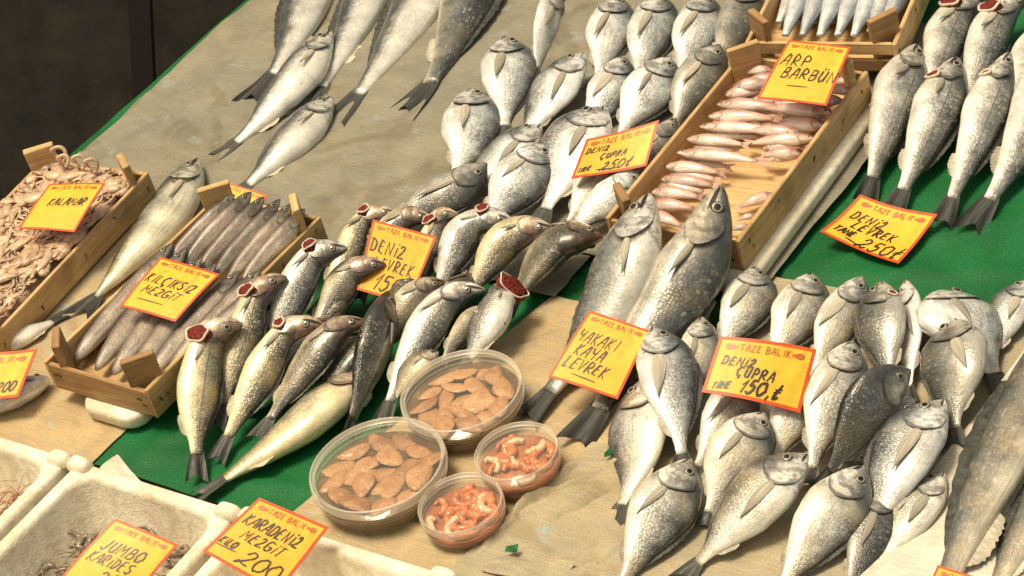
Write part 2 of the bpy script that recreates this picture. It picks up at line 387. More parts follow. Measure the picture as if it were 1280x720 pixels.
# ------------------------------------------------------------------ object helpers
def new_mesh(name, verts, faces, mats, parent=None, loc=None, uvs=None, mi=None, smooth=True):
    verts = np.asarray(verts, float)
    if parent is not None and loc is None:
        loc = np.array(parent['_o']) if '_o' in parent else np.zeros(3)
        child = True
    else:
        child = False
        if loc is None: loc = verts.mean(0)
    me = bpy.data.meshes.new(name)
    me.from_pydata((verts - loc).tolist(), [], [tuple(f) for f in faces])
    for m in (mats if isinstance(mats, (list, tuple)) else [mats]): me.materials.append(m)
    if smooth: me.polygons.foreach_set('use_smooth', [True] * len(me.polygons))
    if mi is not None: me.polygons.foreach_set('material_index', list(mi))
    if uvs is not None:
        l = me.uv_layers.new(name='UVMap')
        vi = np.empty(len(me.loops), int); me.loops.foreach_get('vertex_index', vi)
        l.data.foreach_set('uv', np.asarray(uvs, float)[vi].ravel())
    me.update()
    o = bpy.data.objects.new(name, me); COL.objects.link(o)
    if child: o.parent = parent
    else: o.location = loc
    o['_o'] = [float(x) for x in loc]
    return o

def empty(name, loc):
    o = bpy.data.objects.new(name, None); COL.objects.link(o)
    o.empty_display_size = .05
    o.location = loc; o['_o'] = [float(x) for x in loc]
    return o

def tag(o, label=None, cat=None, group=None, kind=None):
    if label: o['label'] = label
    if cat: o['category'] = cat
    if group: o['group'] = group
    if kind: o['kind'] = kind
    return o

def grid_faces(a, b, wrap=False):
    f = []
    for i in range(a - 1):
        for j in range(b if wrap else b - 1):
            f.append((i * b + j, i * b + (j + 1) % b, (i + 1) * b + (j + 1) % b, (i + 1) * b + j))
    return f

def spline(pts, n):
    p = np.asarray(pts, float)
    if len(p) == 2:
        t = np.linspace(0, 1, n)[:, None]
        return p[0] * (1 - t) + p[1] * t
    ext = np.vstack([2 * p[0] - p[1], p, 2 * p[-1] - p[-2]])
    out = []
    m = 60
    for i in range(len(p) - 1):
        a, b, c, d = ext[i:i + 4]
        t = np.linspace(0, 1, m, endpoint=False)[:, None]
        out.append(.5 * ((2 * b) + (c - a) * t + (2 * a - 5 * b + 4 * c - d) * t ** 2 + (3 * b - a - 3 * c + d) * t ** 3))
    q = np.vstack(out + [p[-1:]])
    L = np.concatenate([[0], np.cumsum(np.linalg.norm(np.diff(q, axis=0), axis=1))])
    s = np.linspace(0, L[-1], n)
    return np.stack([np.interp(s, L, q[:, i]) for i in range(3)], 1)

def tube(pts, rad, seg=8, n=None, cap=True):
    """verts, faces of a tapered tube along a spline; rad is a number or a list"""
    q = spline(pts, n or max(8, len(pts) * 4))
    m = len(q)
    r = np.interp(np.linspace(0, 1, m), np.linspace(0, 1, len(rad)), rad) if isinstance(rad, (list, tuple)) else np.full(m, rad)
    T = np.gradient(q, axis=0)
    ref = N if abs(nrm(T[0]) @ N) < .9 else U
    vs, prev = [], ref
    for i in range(m):
        t = nrm(T[i]); s = nrm(prev - t * (prev @ t)); d = np.cross(t, s); prev = s
        for j in range(seg):
            a = 2 * math.pi * j / seg
            vs.append(q[i] + (s * math.cos(a) + d * math.sin(a)) * r[i])
    f = grid_faces(m, seg, True)
    if cap:
        f.append(tuple(range(seg))[::-1]); f.append(tuple((m - 1) * seg + j for j in range(seg)))
    return vs, f

class MB:
    def __init__(s): s.v = []; s.f = []; s.m = []
    def add(s, vf, mi=0):
        o = len(s.v); s.v += [np.asarray(x) for x in vf[0]]
        s.f += [tuple(i + o for i in f) for f in vf[1]]; s.m += [mi] * len(vf[1])
    def build(s, name, mats, parent=None, smooth=True, loc=None):
        return new_mesh(name, s.v, s.f, mats, parent, mi=s.m, smooth=smooth, loc=loc)

# ------------------------------------------------------------------ fish
def P(*rows):
    return np.array(rows, float).T
PROF = {  # s, dorsal half height, ventral half height, half width  (of the total length)
 'bream': P((0, .006, .006, .004), (.02, .032, .028, .021), (.05, .072, .054, .035), (.10, .124, .090, .050), (.16, .160, .122, .062), (.23, .183, .150, .069),
            (.30, .192, .168, .071), (.38, .186, .176, .071), (.47, .162, .164, .063), (.56, .126, .132, .050), (.65, .085, .090, .036), (.73, .050, .054, .023), (.80, .034, .036, .014), (.84, .034, .036, .010)),
 'bass': P((0, .010, .008, .006), (.02, .026, .022, .018), (.06, .046, .042, .032), (.12, .070, .064, .046), (.18, .088, .084, .056), (.25, .102, .100, .062),
            (.33, .109, .110, .064), (.42, .103, .106, .061), (.52, .087, .090, .052), (.62, .065, .068, .040), (.71, .045, .046, .028), (.78, .032, .032, .018), (.84, .028, .028, .011)),
 'bent': P((0, .012, .010, .008), (.02, .030, .026, .020), (.06, .052, .048, .036), (.12, .074, .070, .050), (.175, .086, .084, .057), (.21, .082, .080, .055), (.26, .083, .086, .055),
            (.34, .097, .102, .060), (.43, .107, .112, .063), (.52, .103, .107, .060), (.61, .083, .086, .049), (.70, .058, .060, .034), (.78, .037, .038, .020), (.84, .030, .030, .012)),
 'slim': P((0, .006, .006, .005), (.03, .026, .024, .020), (.08, .046, .044, .034), (.15, .064, .062, .046), (.25, .078, .076, .054), (.36, .080, .078, .055), (.5, .070, .068, .048),
            (.62, .054, .052, .037), (.73, .036, .036, .025), (.80, .025, .025, .016), (.84, .022, .022, .010)),
 'stub': P((0, .006, .006, .005), (.03, .026, .024, .020), (.08, .046, .044, .034), (.15, .064, .062, .046), (.25, .076, .074, .054), (.36, .079, .077, .056), (.5, .078, .076, .055),
            (.62, .074, .072, .051), (.72, .062, .060, .043), (.79, .043, .042, .030), (.825, .026, .026, .018), (.84, .012, .012, .010)),
 'tuna': P((0, .004, .004, .003), (.04, .034, .032, .024), (.10, .062, .062, .044), (.18, .088, .092, .062), (.28, .104, .112, .072), (.40, .104, .114, .072), (.52, .088, .096, .060),
            (.64, .062, .066, .043), (.74, .036, .038, .026), (.81, .017, .017, .015), (.84, .016, .016, .010)),
}
KIND = {  # profile, eye (s, cos, radius), tail (height, fork, start), dorsal fin (s0, s1, h), pectoral length, fins, n_theta
 'bream': dict(p='bream', eye=(.115, .26, .027), tail=(.088, .38), dfin=(.30, .74, .030), pec=.25, rim=.028),
 'bass': dict(p='bass', eye=(.085, .20, .019), tail=(.060, .24), dfin=(.34, .72, .026), pec=.13, rim=.02),
 'whiting': dict(p='slim', eye=(.075, .30, .016), tail=(.045, .12), dfin=None, pec=.10),
 'stub_whiting': dict(p='stub', eye=(.075, .30, .016), tail=(.045, .12), dfin=None, pec=0),
 'mullet': dict(p='slim', eye=(.075, .45, .017), tail=(.075, .5), dfin=None, pec=0),
 'sardine': dict(p='slim', eye=(.06, .2, .016), tail=(.06, .5), dfin=None, pec=0),
 'tuna': dict(p='tuna', eye=(.085, .10, .014), tail=(.085, .5), dfin=(.36, .60, .018), pec=.12),
}
VIEW = -FW
S_HEAD = np.concatenate([np.linspace(0, .012, 3), np.linspace(.025, .28, 24)])
S_BODY = np.linspace(.295, .84, 24)

def fish(kind, name, mat, pts, W, dors, label, cat, group=None, roll=0., k=.25, gape=0., fins='fin_mid', tailm='fin_dark',
         small=False, tail=True, pec=True, fat=1., gill_s=.2, mouth=.25, twist=0.):
    K = KIND[kind]; pr = PROF['bent' if gape and kind == 'bass' and group != 'sea bass on the tarp at the upper right' else K['p']]
    if kind in ('bream', 'bass') and abs(roll) < 25: roll -= 11
    p3 = [at(x, y, h / 100) for x, y, h in pts]
    q = spline(p3, 241)
    Ltot = np.linalg.norm(np.diff(q, axis=0), axis=1).sum()
    tt = np.linspace(0, 1, 241)
    Tq = np.gradient(q, axis=0)
    ker = np.ones(9) / 9
    Tq = np.stack([np.convolve(np.pad(Tq[:, i], 4, 'edge'), ker, 'valid') for i in range(3)], 1)
    Tq /= np.linalg.norm(Tq, axis=1)[:, None]
    up = nrm(N * (1 - k) + VIEW * k)
    S = up[None] - Tq * (Tq @ up)[:, None]; S /= np.linalg.norm(S, axis=1)[:, None]
    D = np.cross(S, Tq)
    mid = 110
    hint = {'l': (-1, 0), 'r': (1, 0), 'u': (0, -1), 'd': (0, 1)}[dors]
    di = img(q[mid] + D[mid] * .01) - img(q[mid])
    if di @ np.array(hint) < 0: D = -D
    ang = np.radians(roll + twist * (.5 - tt))
    D, S = D * np.cos(ang)[:, None] + S * np.sin(ang)[:, None], S * np.cos(ang)[:, None] - D * np.sin(ang)[:, None]
    # width: scale the girth so that the fish is W pixels across in the photograph
    im = int(.34 * 240)
    a, b, w = (np.interp(.34, pr[0], pr[i]) for i in (1, 2, 3))
    t2 = nrm(img(q[im + 4]) - img(q[im - 4])); pp = np.array([-t2[1], t2[0]])
    dd = abs((img(q[im] + D[im] * .01) - img(q[im])) @ pp) / .01
    ss = abs((img(q[im] + S[im] * .01) - img(q[im])) @ pp) / .01
    a, b, w = (pr[i].max() for i in (1, 2, 3))
    h2 = math.hypot((a + b) / 2 * dd, w * ss) * Ltot
    g = (W / 2) / h2 if W else 1.
    g = min(max(g, .5), 1.9) * fat * rnd.uniform(.94, 1.04)
    L = Ltot
    f_at = lambda arr, s: np.stack([np.interp(s, tt, arr[:, i]) for i in range(3)], -1)
    st = np.concatenate([S_HEAD, S_BODY]) if not small else np.concatenate([np.linspace(0, .26, 9), np.linspace(.32, .84, 9)])
    MV = 28 if not small else 14
    C, Ds, Ss = f_at(q, st), f_at(D, st), f_at(S, st)
    Ds /= np.linalg.norm(Ds, axis=1)[:, None]; Ss /= np.linalg.norm(Ss, axis=1)[:, None]
    A, B, Wd = (np.interp(st, pr[0], pr[i]) * L * g for i in (1, 2, 3))
    ph = np.arange(MV) * 2 * math.pi / MV
    vpar = np.where(ph <= math.pi, ph / math.pi, 2 - ph / math.pi)
    cs, sn = np.cos(ph), np.sin(ph)
    seed = rnd.random() * 100
    verts, uvs = [], []
    for i, s in enumerate(st):
        gs = (.275 if kind == 'bream' else .222) - 1.25 * (vpar - .54) ** 2
        step = 1 + .03 * np.clip((s - gs + .10) / .09, 0, 1) * (s < gs) - .025 * np.exp(-((s - gs - .012) / .012) ** 2)
        pre = 1 - .03 * np.exp(-((s - gs + .065) / .008) ** 2)
        mth = 1 - mouth * np.exp(-((vpar - (.53 if kind != 'bream' else .60)) / .045) ** 2) * (s < (.085 if kind != 'bream' else .06)) * (s > .004)
        lump = 1 + .02 * math.sin(s * 17 + seed) + .015 * np.sin(s * 31 + seed * 2 + vpar * 5)
        ex = np.abs(sn) ** (.92 if kind != 'bream' else 1.08) * np.sign(sn)
        side = Wd[i] * ex * step * pre * mth * lump
        hgt = np.where(cs > 0, A[i], B[i]) * cs * (1 + .4 * (step - 1)) * lump
        verts.append(C[i] + Ds[i] * hgt[:, None] + Ss[i] * side[:, None])
        uvs.append(np.stack([np.full(MV, s), vpar], 1))
    ns = len(st)
    verts = np.vstack(verts + [C[:1], C[-1:]]); uvs = np.vstack(uvs + [[[0, .5]], [[.84, .5]]])
    faces = grid_faces(ns, MV, True)
    faces += [(ns * MV, (j + 1) % MV, j) for j in range(MV)] + [(ns * MV + 1, (ns - 1) * MV + j, (ns - 1) * MV + (j + 1) % MV) for j in range(MV)]
    body = new_mesh(name, verts, faces, M[mat], loc=f_at(q, np.array([.45]))[0], uvs=uvs)
    tag(body, label, cat, group)
    F = lambda s: (f_at(q, np.array([s]))[0], nrm(f_at(D, np.array([s]))[0]), nrm(f_at(S, np.array([s]))[0]), nrm(f_at(Tq, np.array([s]))[0]))
    prof = lambda s: tuple(np.interp(s, pr[0], pr[i]) * L * g for i in (1, 2, 3))
    # tail fin
    if tail:
        th, fork = K['tail']; th *= L * (.6 + .4 * g)
        na, nb = (9, 13) if not small else (4, 7)
        tv, tu = [], []
        a0 = prof(.82)[0]
        wob = rnd.random() * 6
        for i in range(na):
            x = i / (na - 1)
            for j in range(nb):
                y = -1 + 2 * j / (nb - 1)
                s = .815 + .185 * x * (1 - fork * (1 - abs(y) ** 1.3))
                c, d, sd, t = F(min(s, 1.))
                hh = a0 * .95 + (th - a0) * x ** .85
                rag = 1 + .03 * math.sin(y * 23 + wob) * x
                tv.append(c + d * hh * y * rag + sd * (.010 * L * math.sin(y * 5 + wob) * x + .004 * L))
                tu.append((x, (y + 1) / 2))
        new_mesh('tail_fin', tv, grid_faces(na, nb), M[tailm], body, uvs=tu)
    # eyes
    es, ec, er = K['eye']; er *= L * (.55 + .45 * g)
    c, d, sd, t = F(es); a, b, w = prof(es)
    eph = math.acos(ec)
    for sg in (1, -1):
        ctr = c + d * a * ec + sd * sg * w * math.sin(eph) * 1.02
        nn = nrm(sd * sg * math.sin(eph) / w + d * ec / a * .5)
        e1 = nrm(t - nn * (t @ nn)); e2 = np.cross(nn, e1)
        ev, ef, em = [], [], []
        rings = [(1.2, -.25, 2), (1.0, .14, 2), (.88, .24, 1), (.58, .31, 0), (.25, .35, 0)]
        ne = 14 if not small else 8
        for r_, z, _ in rings:
            for j in range(ne):
                an = 2 * math.pi * j / ne
                ev.append(ctr + (e1 * math.cos(an) + e2 * math.sin(an)) * er * r_ + nn * er * z)
        ef = grid_faces(len(rings), ne, True)
        for i in range(len(rings) - 1): em += [(2, 2, 1, 0)[i]] * ne
        ef.append(tuple((len(rings) - 1) * ne + j for j in range(ne))); em.append(0)
        new_mesh('eye', ev, ef, [M['pupil'], M['iris'], M['iris_rim']], body, mi=em)
        if small: break
    if small: return body
    def surf(s, v, off, sg=1):
        c, d, sd, t = F(s); a, b, w = prof(s); f = v * math.pi
        cs_, sn_ = math.cos(f), math.sin(f)
        hh = a if cs_ > 0 else b
        nn = nrm(d * cs_ / max(hh, 1e-5) + sd * sg * sn_ / max(w, 1e-5))
        return c + d * hh * cs_ + sd * sg * w * sn_ ** (.92 if kind != 'bream' else 1.08) + nn * off
    if kind not in ('whiting', 'stub_whiting', 'sardine'):
        gv_, gu_ = [], []
        na, nb = 9, 13
        for i in range(na):
            x = i / (na - 1)
            for j in range(nb):
                y = j / (nb - 1); v = .29 + (.52 if not gape else .34) * y
                gs = (.285 if kind == 'bream' else .230) - 1.25 * (v - .54) ** 2 + .004 * math.sin(y * 9 + seed)
                s = .115 + (gs - .115) * x
                gv_.append(surf(s, v, L * (.0015 + .05 * .03 + (.011 * x ** 1.6 * math.sin(math.pi * (.06 + .9 * y)) ** .6) - .004 * (1 - x))))
                gu_.append((s - .004, v))
        new_mesh('gill_cover', gv_, grid_faces(na, nb), M[mat], body, uvs=gu_)
        vm = .60 if kind == 'bream' else .54
        op = rnd.uniform(.5, 1.9)
        mv, nb = [], 9
        ml = .075 if kind == 'bream' else .095
        for sg in (1, -1):
            for i in range(nb):
                x = i / (nb - 1); s = .004 + ml * x
                wd = .030 * op * math.sin(math.pi * (.30 + .7 * x)) * (.5 if i == nb - 1 else 1)
                for y in (-1, 0, 1):
                    mv.append(surf(s, vm + .05 * x + wd * y, L * (.0035 - .003 * (y == 0)), sg))
        mf = grid_faces(nb, 3); mf += [tuple(q + nb * 3 for q in f) for f in mf]
        new_mesh('mouth', mv, mf, M['mouth'], body)
    # dorsal and anal fins
    def strip(nm, s0, s1, hh, sign, mt, lean=.35):
        n = 22; v_, u_ = [], []
        for i in range(n):
            x = i / (n - 1); s = s0 + (s1 - s0) * x
            c, d, sd, t = F(s); a_, b_, w_ = prof(s)
            base = c + sign * d * (a_ if sign > 0 else b_) * .96
            H = hh * L * (math.sin(math.pi * min(1, x * .9 + .12)) ** .6) * (1 + .10 * math.sin(i * 2.6))
            for y in (0, .5, 1):
                v_.append(base + (sign * d * H * .85 + t * H * lean) * y + sd * H * .18 * math.sin(x * 9 + seed) * y)
                u_.append((y, x * 1.4))
        new_mesh(nm, v_, grid_faces(n, 3), M[mt], body, uvs=u_)
    if K['dfin']: strip('dorsal_fin', *K['dfin'], 1, tailm)
    if kind in ('bream', 'bass'): strip('anal_fin', .62, .74, .028, -1, fins, .5)
    # pectoral fin
    if pec and K['pec'] and rnd.random() < .86:
        gs = .285 if kind == 'bream' else .230
        c, d, sd, t = F(gs); a, b, w = prof(gs)
        base = c - d * b * .22 + sd * w * .97
        lp = K['pec'] * L * rnd.uniform(.85, 1.12); pw = rnd.uniform(.09, .15)
        na, nb = 10, 7
        pv, pu = [], []
        lift = rnd.uniform(.3, 1.6); dirv = nrm(t - d * rnd.uniform(-.05, .32) + sd * .02)
        for i in range(na):
            x = i / (na - 1)
            wd = pw * lp * (math.sin(math.pi * min(1, .20 + x * .79)) ** .9) * (1.2 - .6 * x)
            s = min(.8, gs + K['pec'] * x)
            cc, d2, s2, t2_ = F(s); a2, b2, w2 = prof(s)
            for j in range(nb):
                y = -1 + 2 * j / (nb - 1)
                p = base + dirv * lp * x + d * wd * y
                # keep just above the flank
                rel = p - cc; hd = rel @ d2
                lim = a2 if hd > 0 else b2
                flank = w2 * math.sqrt(max(0, 1 - (hd / max(lim, 1e-6)) ** 2))
                cur = rel @ s2
                p = p + s2 * (flank - cur + L * (.004 + .016 * x * lift + .006 * (1 - y * y)))
                pv.append(p); pu.append((x, (y + 1) / 2))
        new_mesh('pectoral_fin', pv, grid_faces(na, nb), M[fins], body, uvs=pu)
    if gape:
        c, d, sd, t = F(gill_s); a, b, w = prof(gill_s)
        nn = nrm(-d * .75 + sd * .75 - t * .1)
        ctr = c + (-d * b * .74 + sd * w * .72) * 1.03
        e1 = nrm(t - nn * (t @ nn)); e2 = np.cross(nn, e1)
        r1, r2 = .040 * L * gape * g ** .5, .062 * L * gape * g ** .5
        gv = []; n = 22
        rings = [(1.08, -.65), (.94, .16), (.75, .20), (.5, .27), (.22, .30)]
        for q_, z in rings:
            for j in range(n):
                an = 2 * math.pi * j / n
                rr = q_ * (1 + .07 * math.sin(5 * an + seed)); zz = z + .30 * math.sin(13 * an + seed + 3 * q_) * (q_ < .9) * q_
                gv.append(ctr + e1 * math.cos(an) * r1 * rr + e2 * math.sin(an) * r2 * rr + nn * r1 * zz)
        gf = grid_faces(len(rings), n, True) + [tuple(4 * n + j for j in range(n))]
        go = new_mesh('gill', gv, gf, M['gill'], body)
        loop = []
        for j in range(n + 1):
            an = 2 * math.pi * j / n
            rr = 1.04 * (1 + .07 * math.sin(5 * an + seed))
            loop.append(ctr + e1 * math.cos(an) * r1 * rr + e2 * math.sin(an) * r2 * rr + nn * r1 * (.05 + .12 * math.sin(2 * an + seed)))
        tv, tf = tube(loop, .0021 * L / .3, 7, 60, cap=False)
        new_mesh('gill_cover_edge', tv, tf, M['gill_rim'], go)
    return body
# ------------------------------------------------------------------ the setting
def quad_box(name, u0, u1, v0, v1, n0, n1, mat, parent=None, loc=None):
    vs_ = [TP(u, v, n) for n in (n0, n1) for v in (v0, v1) for u in (u0, u1)]
    fs = [(0, 2, 3, 1), (4, 5, 7, 6), (0, 1, 5, 4), (2, 6, 7, 3), (0, 4, 6, 2), (1, 3, 7, 5)]
    return new_mesh(name, vs_, fs, mat, parent, smooth=False, loc=loc)

gv = [(-14, -9, 0), (14, -9, 0), (14, 16, 0), (-14, 16, 0)]
tag(new_mesh('ground', gv, [(0, 1, 2, 3)], M['ground'], smooth=False), kind='structure')
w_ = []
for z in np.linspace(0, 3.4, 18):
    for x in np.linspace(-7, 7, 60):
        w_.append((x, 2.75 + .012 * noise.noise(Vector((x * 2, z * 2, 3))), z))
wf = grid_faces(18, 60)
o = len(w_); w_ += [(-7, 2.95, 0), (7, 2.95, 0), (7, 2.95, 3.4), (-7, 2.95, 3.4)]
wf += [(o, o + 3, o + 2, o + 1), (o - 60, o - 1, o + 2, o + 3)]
tag(new_mesh('wall', w_, wf, M['wall']), 'blackish wall behind the stall, upper left', 'wall')
d = ray(178, 60); t = (2.55 - CAMP[1]) / d[1]; px_ = (CAMP + d * t)[0]
pm = MB()
def ibox(c, s):
    c = np.array(c); s = np.array(s) / 2
    v_ = [c + s * np.array([a, b, e]) for e in (-1, 1) for b in (-1, 1) for a in (-1, 1)]
    return v_, [(0, 2, 3, 1), (4, 5, 7, 6), (0, 1, 5, 4), (2, 6, 7, 3), (0, 4, 6, 2), (1, 3, 7, 5)]
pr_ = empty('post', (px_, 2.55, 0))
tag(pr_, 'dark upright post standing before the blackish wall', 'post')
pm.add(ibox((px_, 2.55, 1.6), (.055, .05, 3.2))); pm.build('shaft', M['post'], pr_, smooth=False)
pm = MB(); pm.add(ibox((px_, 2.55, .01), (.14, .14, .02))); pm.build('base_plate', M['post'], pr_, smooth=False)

tb = empty('display_table', TP(0, .2, -.03))
tag(tb, 'sloping fish stall table under green tarp and paper', 'table')
quad_box('tabletop', -.97, 1.75, -.535, 1.55, -.040, -.006, M['table_wood'], tb)
quad_box('shelf', -1.0, 1.4, -1.2, -.56, -.135, -.108, M['table_wood'], tb)
for (u, v) in ((-.9, -.45), (1.6, -.45), (-.9, 1.45), (1.6, 1.45), (-.9, -1.12), (1.3, -1.12)):
    top = TP(u, v, -.042 if v > -.6 else -.137); mb = MB()
    mb.add(ibox((top[0], top[1], top[2] / 2), (.06, .06, top[2]))); mb.build('leg', M['table_wood'], tb, smooth=False)

def base_wave(u, v):
    return .0035 * (1 + noise.noise(Vector((u * 4, v * 4, 1.3))))

def sheet(name, c, off, mat, label, cat, amp=.004, freq=9, nu=70, nv=70, wob=.004, creases=(), seed=0., thick=.0006, group=None, kind=None, curl=()):
    """c: four (u,v) corners, counter-clockwise from the front left"""
    c = [np.array(x, float) for x in c]
    vs_, uvs = [], []
    for i in range(nu):
        for j in range(nv):
            a, b = i / (nu - 1), j / (nv - 1)
            p = c[0] * (1 - a) * (1 - b) + c[1] * a * (1 - b) + c[2] * a * b + c[3] * (1 - a) * b
            e = wob * (noise.noise(Vector((p[0] * 9, p[1] * 9, seed))) + .5 * noise.noise(Vector((p[0] * 31, p[1] * 31, seed + 4))))
            p = p + e
            u, v = p
            h = base_wave(u, v) + off + amp * max(0, noise.noise(Vector((u * freq, v * freq * .6, seed + 9))) + .25) \
                + amp * .35 * abs(noise.noise(Vector((u * freq * 3.2, v * freq * 2.2, seed + 2))))
            for (cu, cv, du, dv, ln, wd, hh) in creases:
                al = (u - cu) * du + (v - cv) * dv; ac = -(u - cu) * dv + (v - cv) * du
                ac += .012 * noise.noise(Vector((al * 25, cu * 9, 1)))
                if abs(al) < ln: h += hh * math.exp(-(ac / wd) ** 2) * (1 - (al / ln) ** 2)
            for (ea, eb, rr, hh) in curl:
                dd = math.hypot(a - ea, b - eb)
                if dd < rr: h += hh * (1 - dd / rr) ** 1.6
            vs_.append(TP(u, v, h)); uvs.append((u, v))
    n = len(vs_); f = grid_faces(nu, nv)
    vs_ += [p - N * thick for p in vs_]; uvs += uvs
    f2 = [tuple(x + n for x in q[::-1]) for q in f]
    o = new_mesh(name, vs_, f + f2, M[mat], uvs=uvs)
    if kind: o['kind'] = kind
    return tag(o, label, cat, group)

sheet('tarp', [(-.992, -.545), (1.77, -.545), (1.77, 1.57), (-.992, 1.57)], -.001, 'tarp', 'wet green plastic tarp covering the whole stall table', 'tarp', .003, 5, 190, 150, .003,
      creases=[(.55, .2, .95, .3, .25, .012, .006), (.62, .33, .4, -.9, .2, .010, .005), (-.29, -.43, .35, .93, .16, .007, .011), (-.325, -.42, -.15, 1, .14, .005, .008), (-.24, -.47, .9, .4, .10, .006, .007), (-.10, -.49, 1, .2, .12, .008, .006), (.75, .30, .3, .95, .2, .010, .010), (.52, .26, .8, .6, .2, .008, .009), (.9, .24, -.5, .86, .2, .010, .008), (.15, .05, 1, .2, .2, .01, .006)])
sheet('paper_sheet', [(-.965, -.01), (.09, -.01), (.09, .93), (-.972, .95)], .009, 'paper', 'large grey brown paper sheet spread under the fish at the upper left', 'paper', .005, 5, 130, 110, .007,
      creases=[(-.80, .35, .05, 1, .5, .006, .004), (-.6, .3, .6, .8, .3, .006, .003), (-.88, .4, -.03, 1, .45, .012, .006), (-.70, .25, .08, 1, .3, .005, .004), (-.5, .5, -.05, 1, .3, .006, .004), (-.45, .2, .9, .5, .15, .005, .003), (-.75, .6, .03, 1, .2, .004, .004)], seed=1)
sheet('paper_sheet', [(-.975, -.556), (-.385, -.556), (-.372, .08), (-.975, .08)], .004, 'paper_warm', 'tan paper sheet under the crates in the lower left corner', 'paper', .004, 7, 90, 90, .005, seed=2)
sheet('paper_sheet', [(-.025, -.556), (.42, -.556), (.42, .0), (.077, -.006)], .005, 'paper_warm', 'tan paper sheet under the four plastic tubs', 'paper', .004, 8, 90, 90, .004, seed=3,
      creases=[(.12, -.1, .7, .7, .2, .006, .004), (.14, -.49, 1, .1, .14, .006, .005)])
sheet('paper_sheet', [(.34, -.545), (.80, -.545), (.80, .14), (.36, .13)], .006, 'paper_mid', 'beige paper sheet under the heap of sea bream at the lower right', 'paper', .004, 8, 70, 90, .004, seed=4)
sheet('paper_sheet', [(.262, -.556), (.80, -.556), (.78, -.24), (.318, -.268)], .0125, 'paper_mid', 'rumpled greyish paper sheet with blue print marks at the bottom edge, right of the tubs', 'paper', .0025, 9, 110, 90, .006, seed=5,
      creases=[(.30, -.38, .35, .93, .13, .006, .007), (.325, -.36, .6, .8, .10, .005, .006), (.29, -.44, .2, .98, .10, .005, .007), (.36, -.30, .9, .4, .09, .005, .005), (.45, -.45, .5, .86, .2, .004, .004)])
sheet('paper_sheet', [(.07, .09), (.385, .09), (.395, .78), (.07, .78)], .014, 'paper', 'grey paper strip showing beside the crate of red mullet', 'paper', .003, 8, 50, 80, .004, seed=6)
sheet('paper_sheet', [(.755, -.5), (1.35, -.5), (1.35, .16), (.795, .10)], .017, 'paper_white', 'white paper sheet under the big fish in the lower right corner', 'paper', .003, 7, 70, 70, .003, seed=7)
def scrap(name, pts, h, mat, label, cat, bend=.006, droop=0.):
    c = [at(x, y, h) for x, y in pts]
    vs_ = []
    n = 18
    for i in range(n):
        for j in range(n):
            a, b = i / (n - 1), j / (n - 1)
            p = c[0] * (1 - a) * (1 - b) + c[1] * a * (1 - b) + c[2] * a * b + c[3] * (1 - a) * b
            vs_.append(p + N * (bend * (math.sin(a * 4) * math.cos(b * 3) + .4 * noise.noise(Vector((a * 4, b * 4, h * 90))))
                       - N * droop * (1 - min(1, 3.5 * min(a, 1 - a, b, 1 - b))) + N * droop * .5 * noise.noise(Vector((a * 3, b * 9, 5)))))
    m_ = len(vs_); f = grid_faces(n, n); vs_ += [p - N * .0008 for p in vs_]
    uvs = [((p - P0) @ U, (p - P0) @ V) for p in vs_]
    return tag(new_mesh(name, vs_, f + [tuple(x + m_ for x in q[::-1]) for q in f], M[mat], uvs=uvs), label, cat)
scrap('paper_scrap', [(121, 592), (146, 566), (150, 572), (178, 603)], .014, 'paper_white', 'folded white paper corner sticking up behind the foam boxes', 'paper', .004)
scrap('paper_scrap', [(772, 604), (735, 586), (632, 640), (655, 672)], .024, 'paper_mid', 'crumpled paper lying right of the small tubs', 'paper', .005, .014)
scrap('green_scrap', [(631, 689), (635, 681), (648, 681), (645, 690)], .030, 'tarp', 'small green plastic scrap on the paper below the tubs', 'scrap', .002)
scrap('green_scrap', [(755, 571), (757, 563), (763, 559), (763, 569)], .030, 'tarp', 'green plastic scrap on the paper beside a dark fish tail', 'scrap', .002)
scrap('paper_scrap', [(600, 712), (640, 690), (720, 705), (690, 735)], .022, 'paper_mid', 'torn paper flap at the bottom edge below the tubs', 'paper', .006)

# ------------------------------------------------------------------ crates, foam trays, foam boxes
def rect(c, h):
    fl, fr, br, bl = [np.array(uv(at(x, y, h))[:2]) for x, y in c]
    dv = nrm((bl - fl) + (br - fr)); du = np.array([dv[1], -dv[0]])
    w = ((fr - fl) @ du + (br - bl) @ du) / 2; l = ((bl - fl) @ dv + (br - fr) @ dv) / 2
    return (fl + fr + br + bl) / 4, du, dv, w, l

class Frame:
    def __init__(s, ctr, du, dv): s.c, s.u, s.v = ctr, du, dv
    def __call__(s, a, b, h):
        p = s.c + s.u * a + s.v * b
        return TP(p[0], p[1], h)
    def mat(s, a, b, h, rot=0, tilt=0):
        x = U * s.u[0] + V * s.u[1]; y = U * s.v[0] + V * s.v[1]
        m = Matrix((Vector(x), Vector(y), Vector(N))).transposed().to_4x4()
        m = m @ Matrix.Rotation(rot, 4, 'Z') @ Matrix.Rotation(tilt, 4, 'X')
        m.translation = Vector(s(a, b, h))
        return m

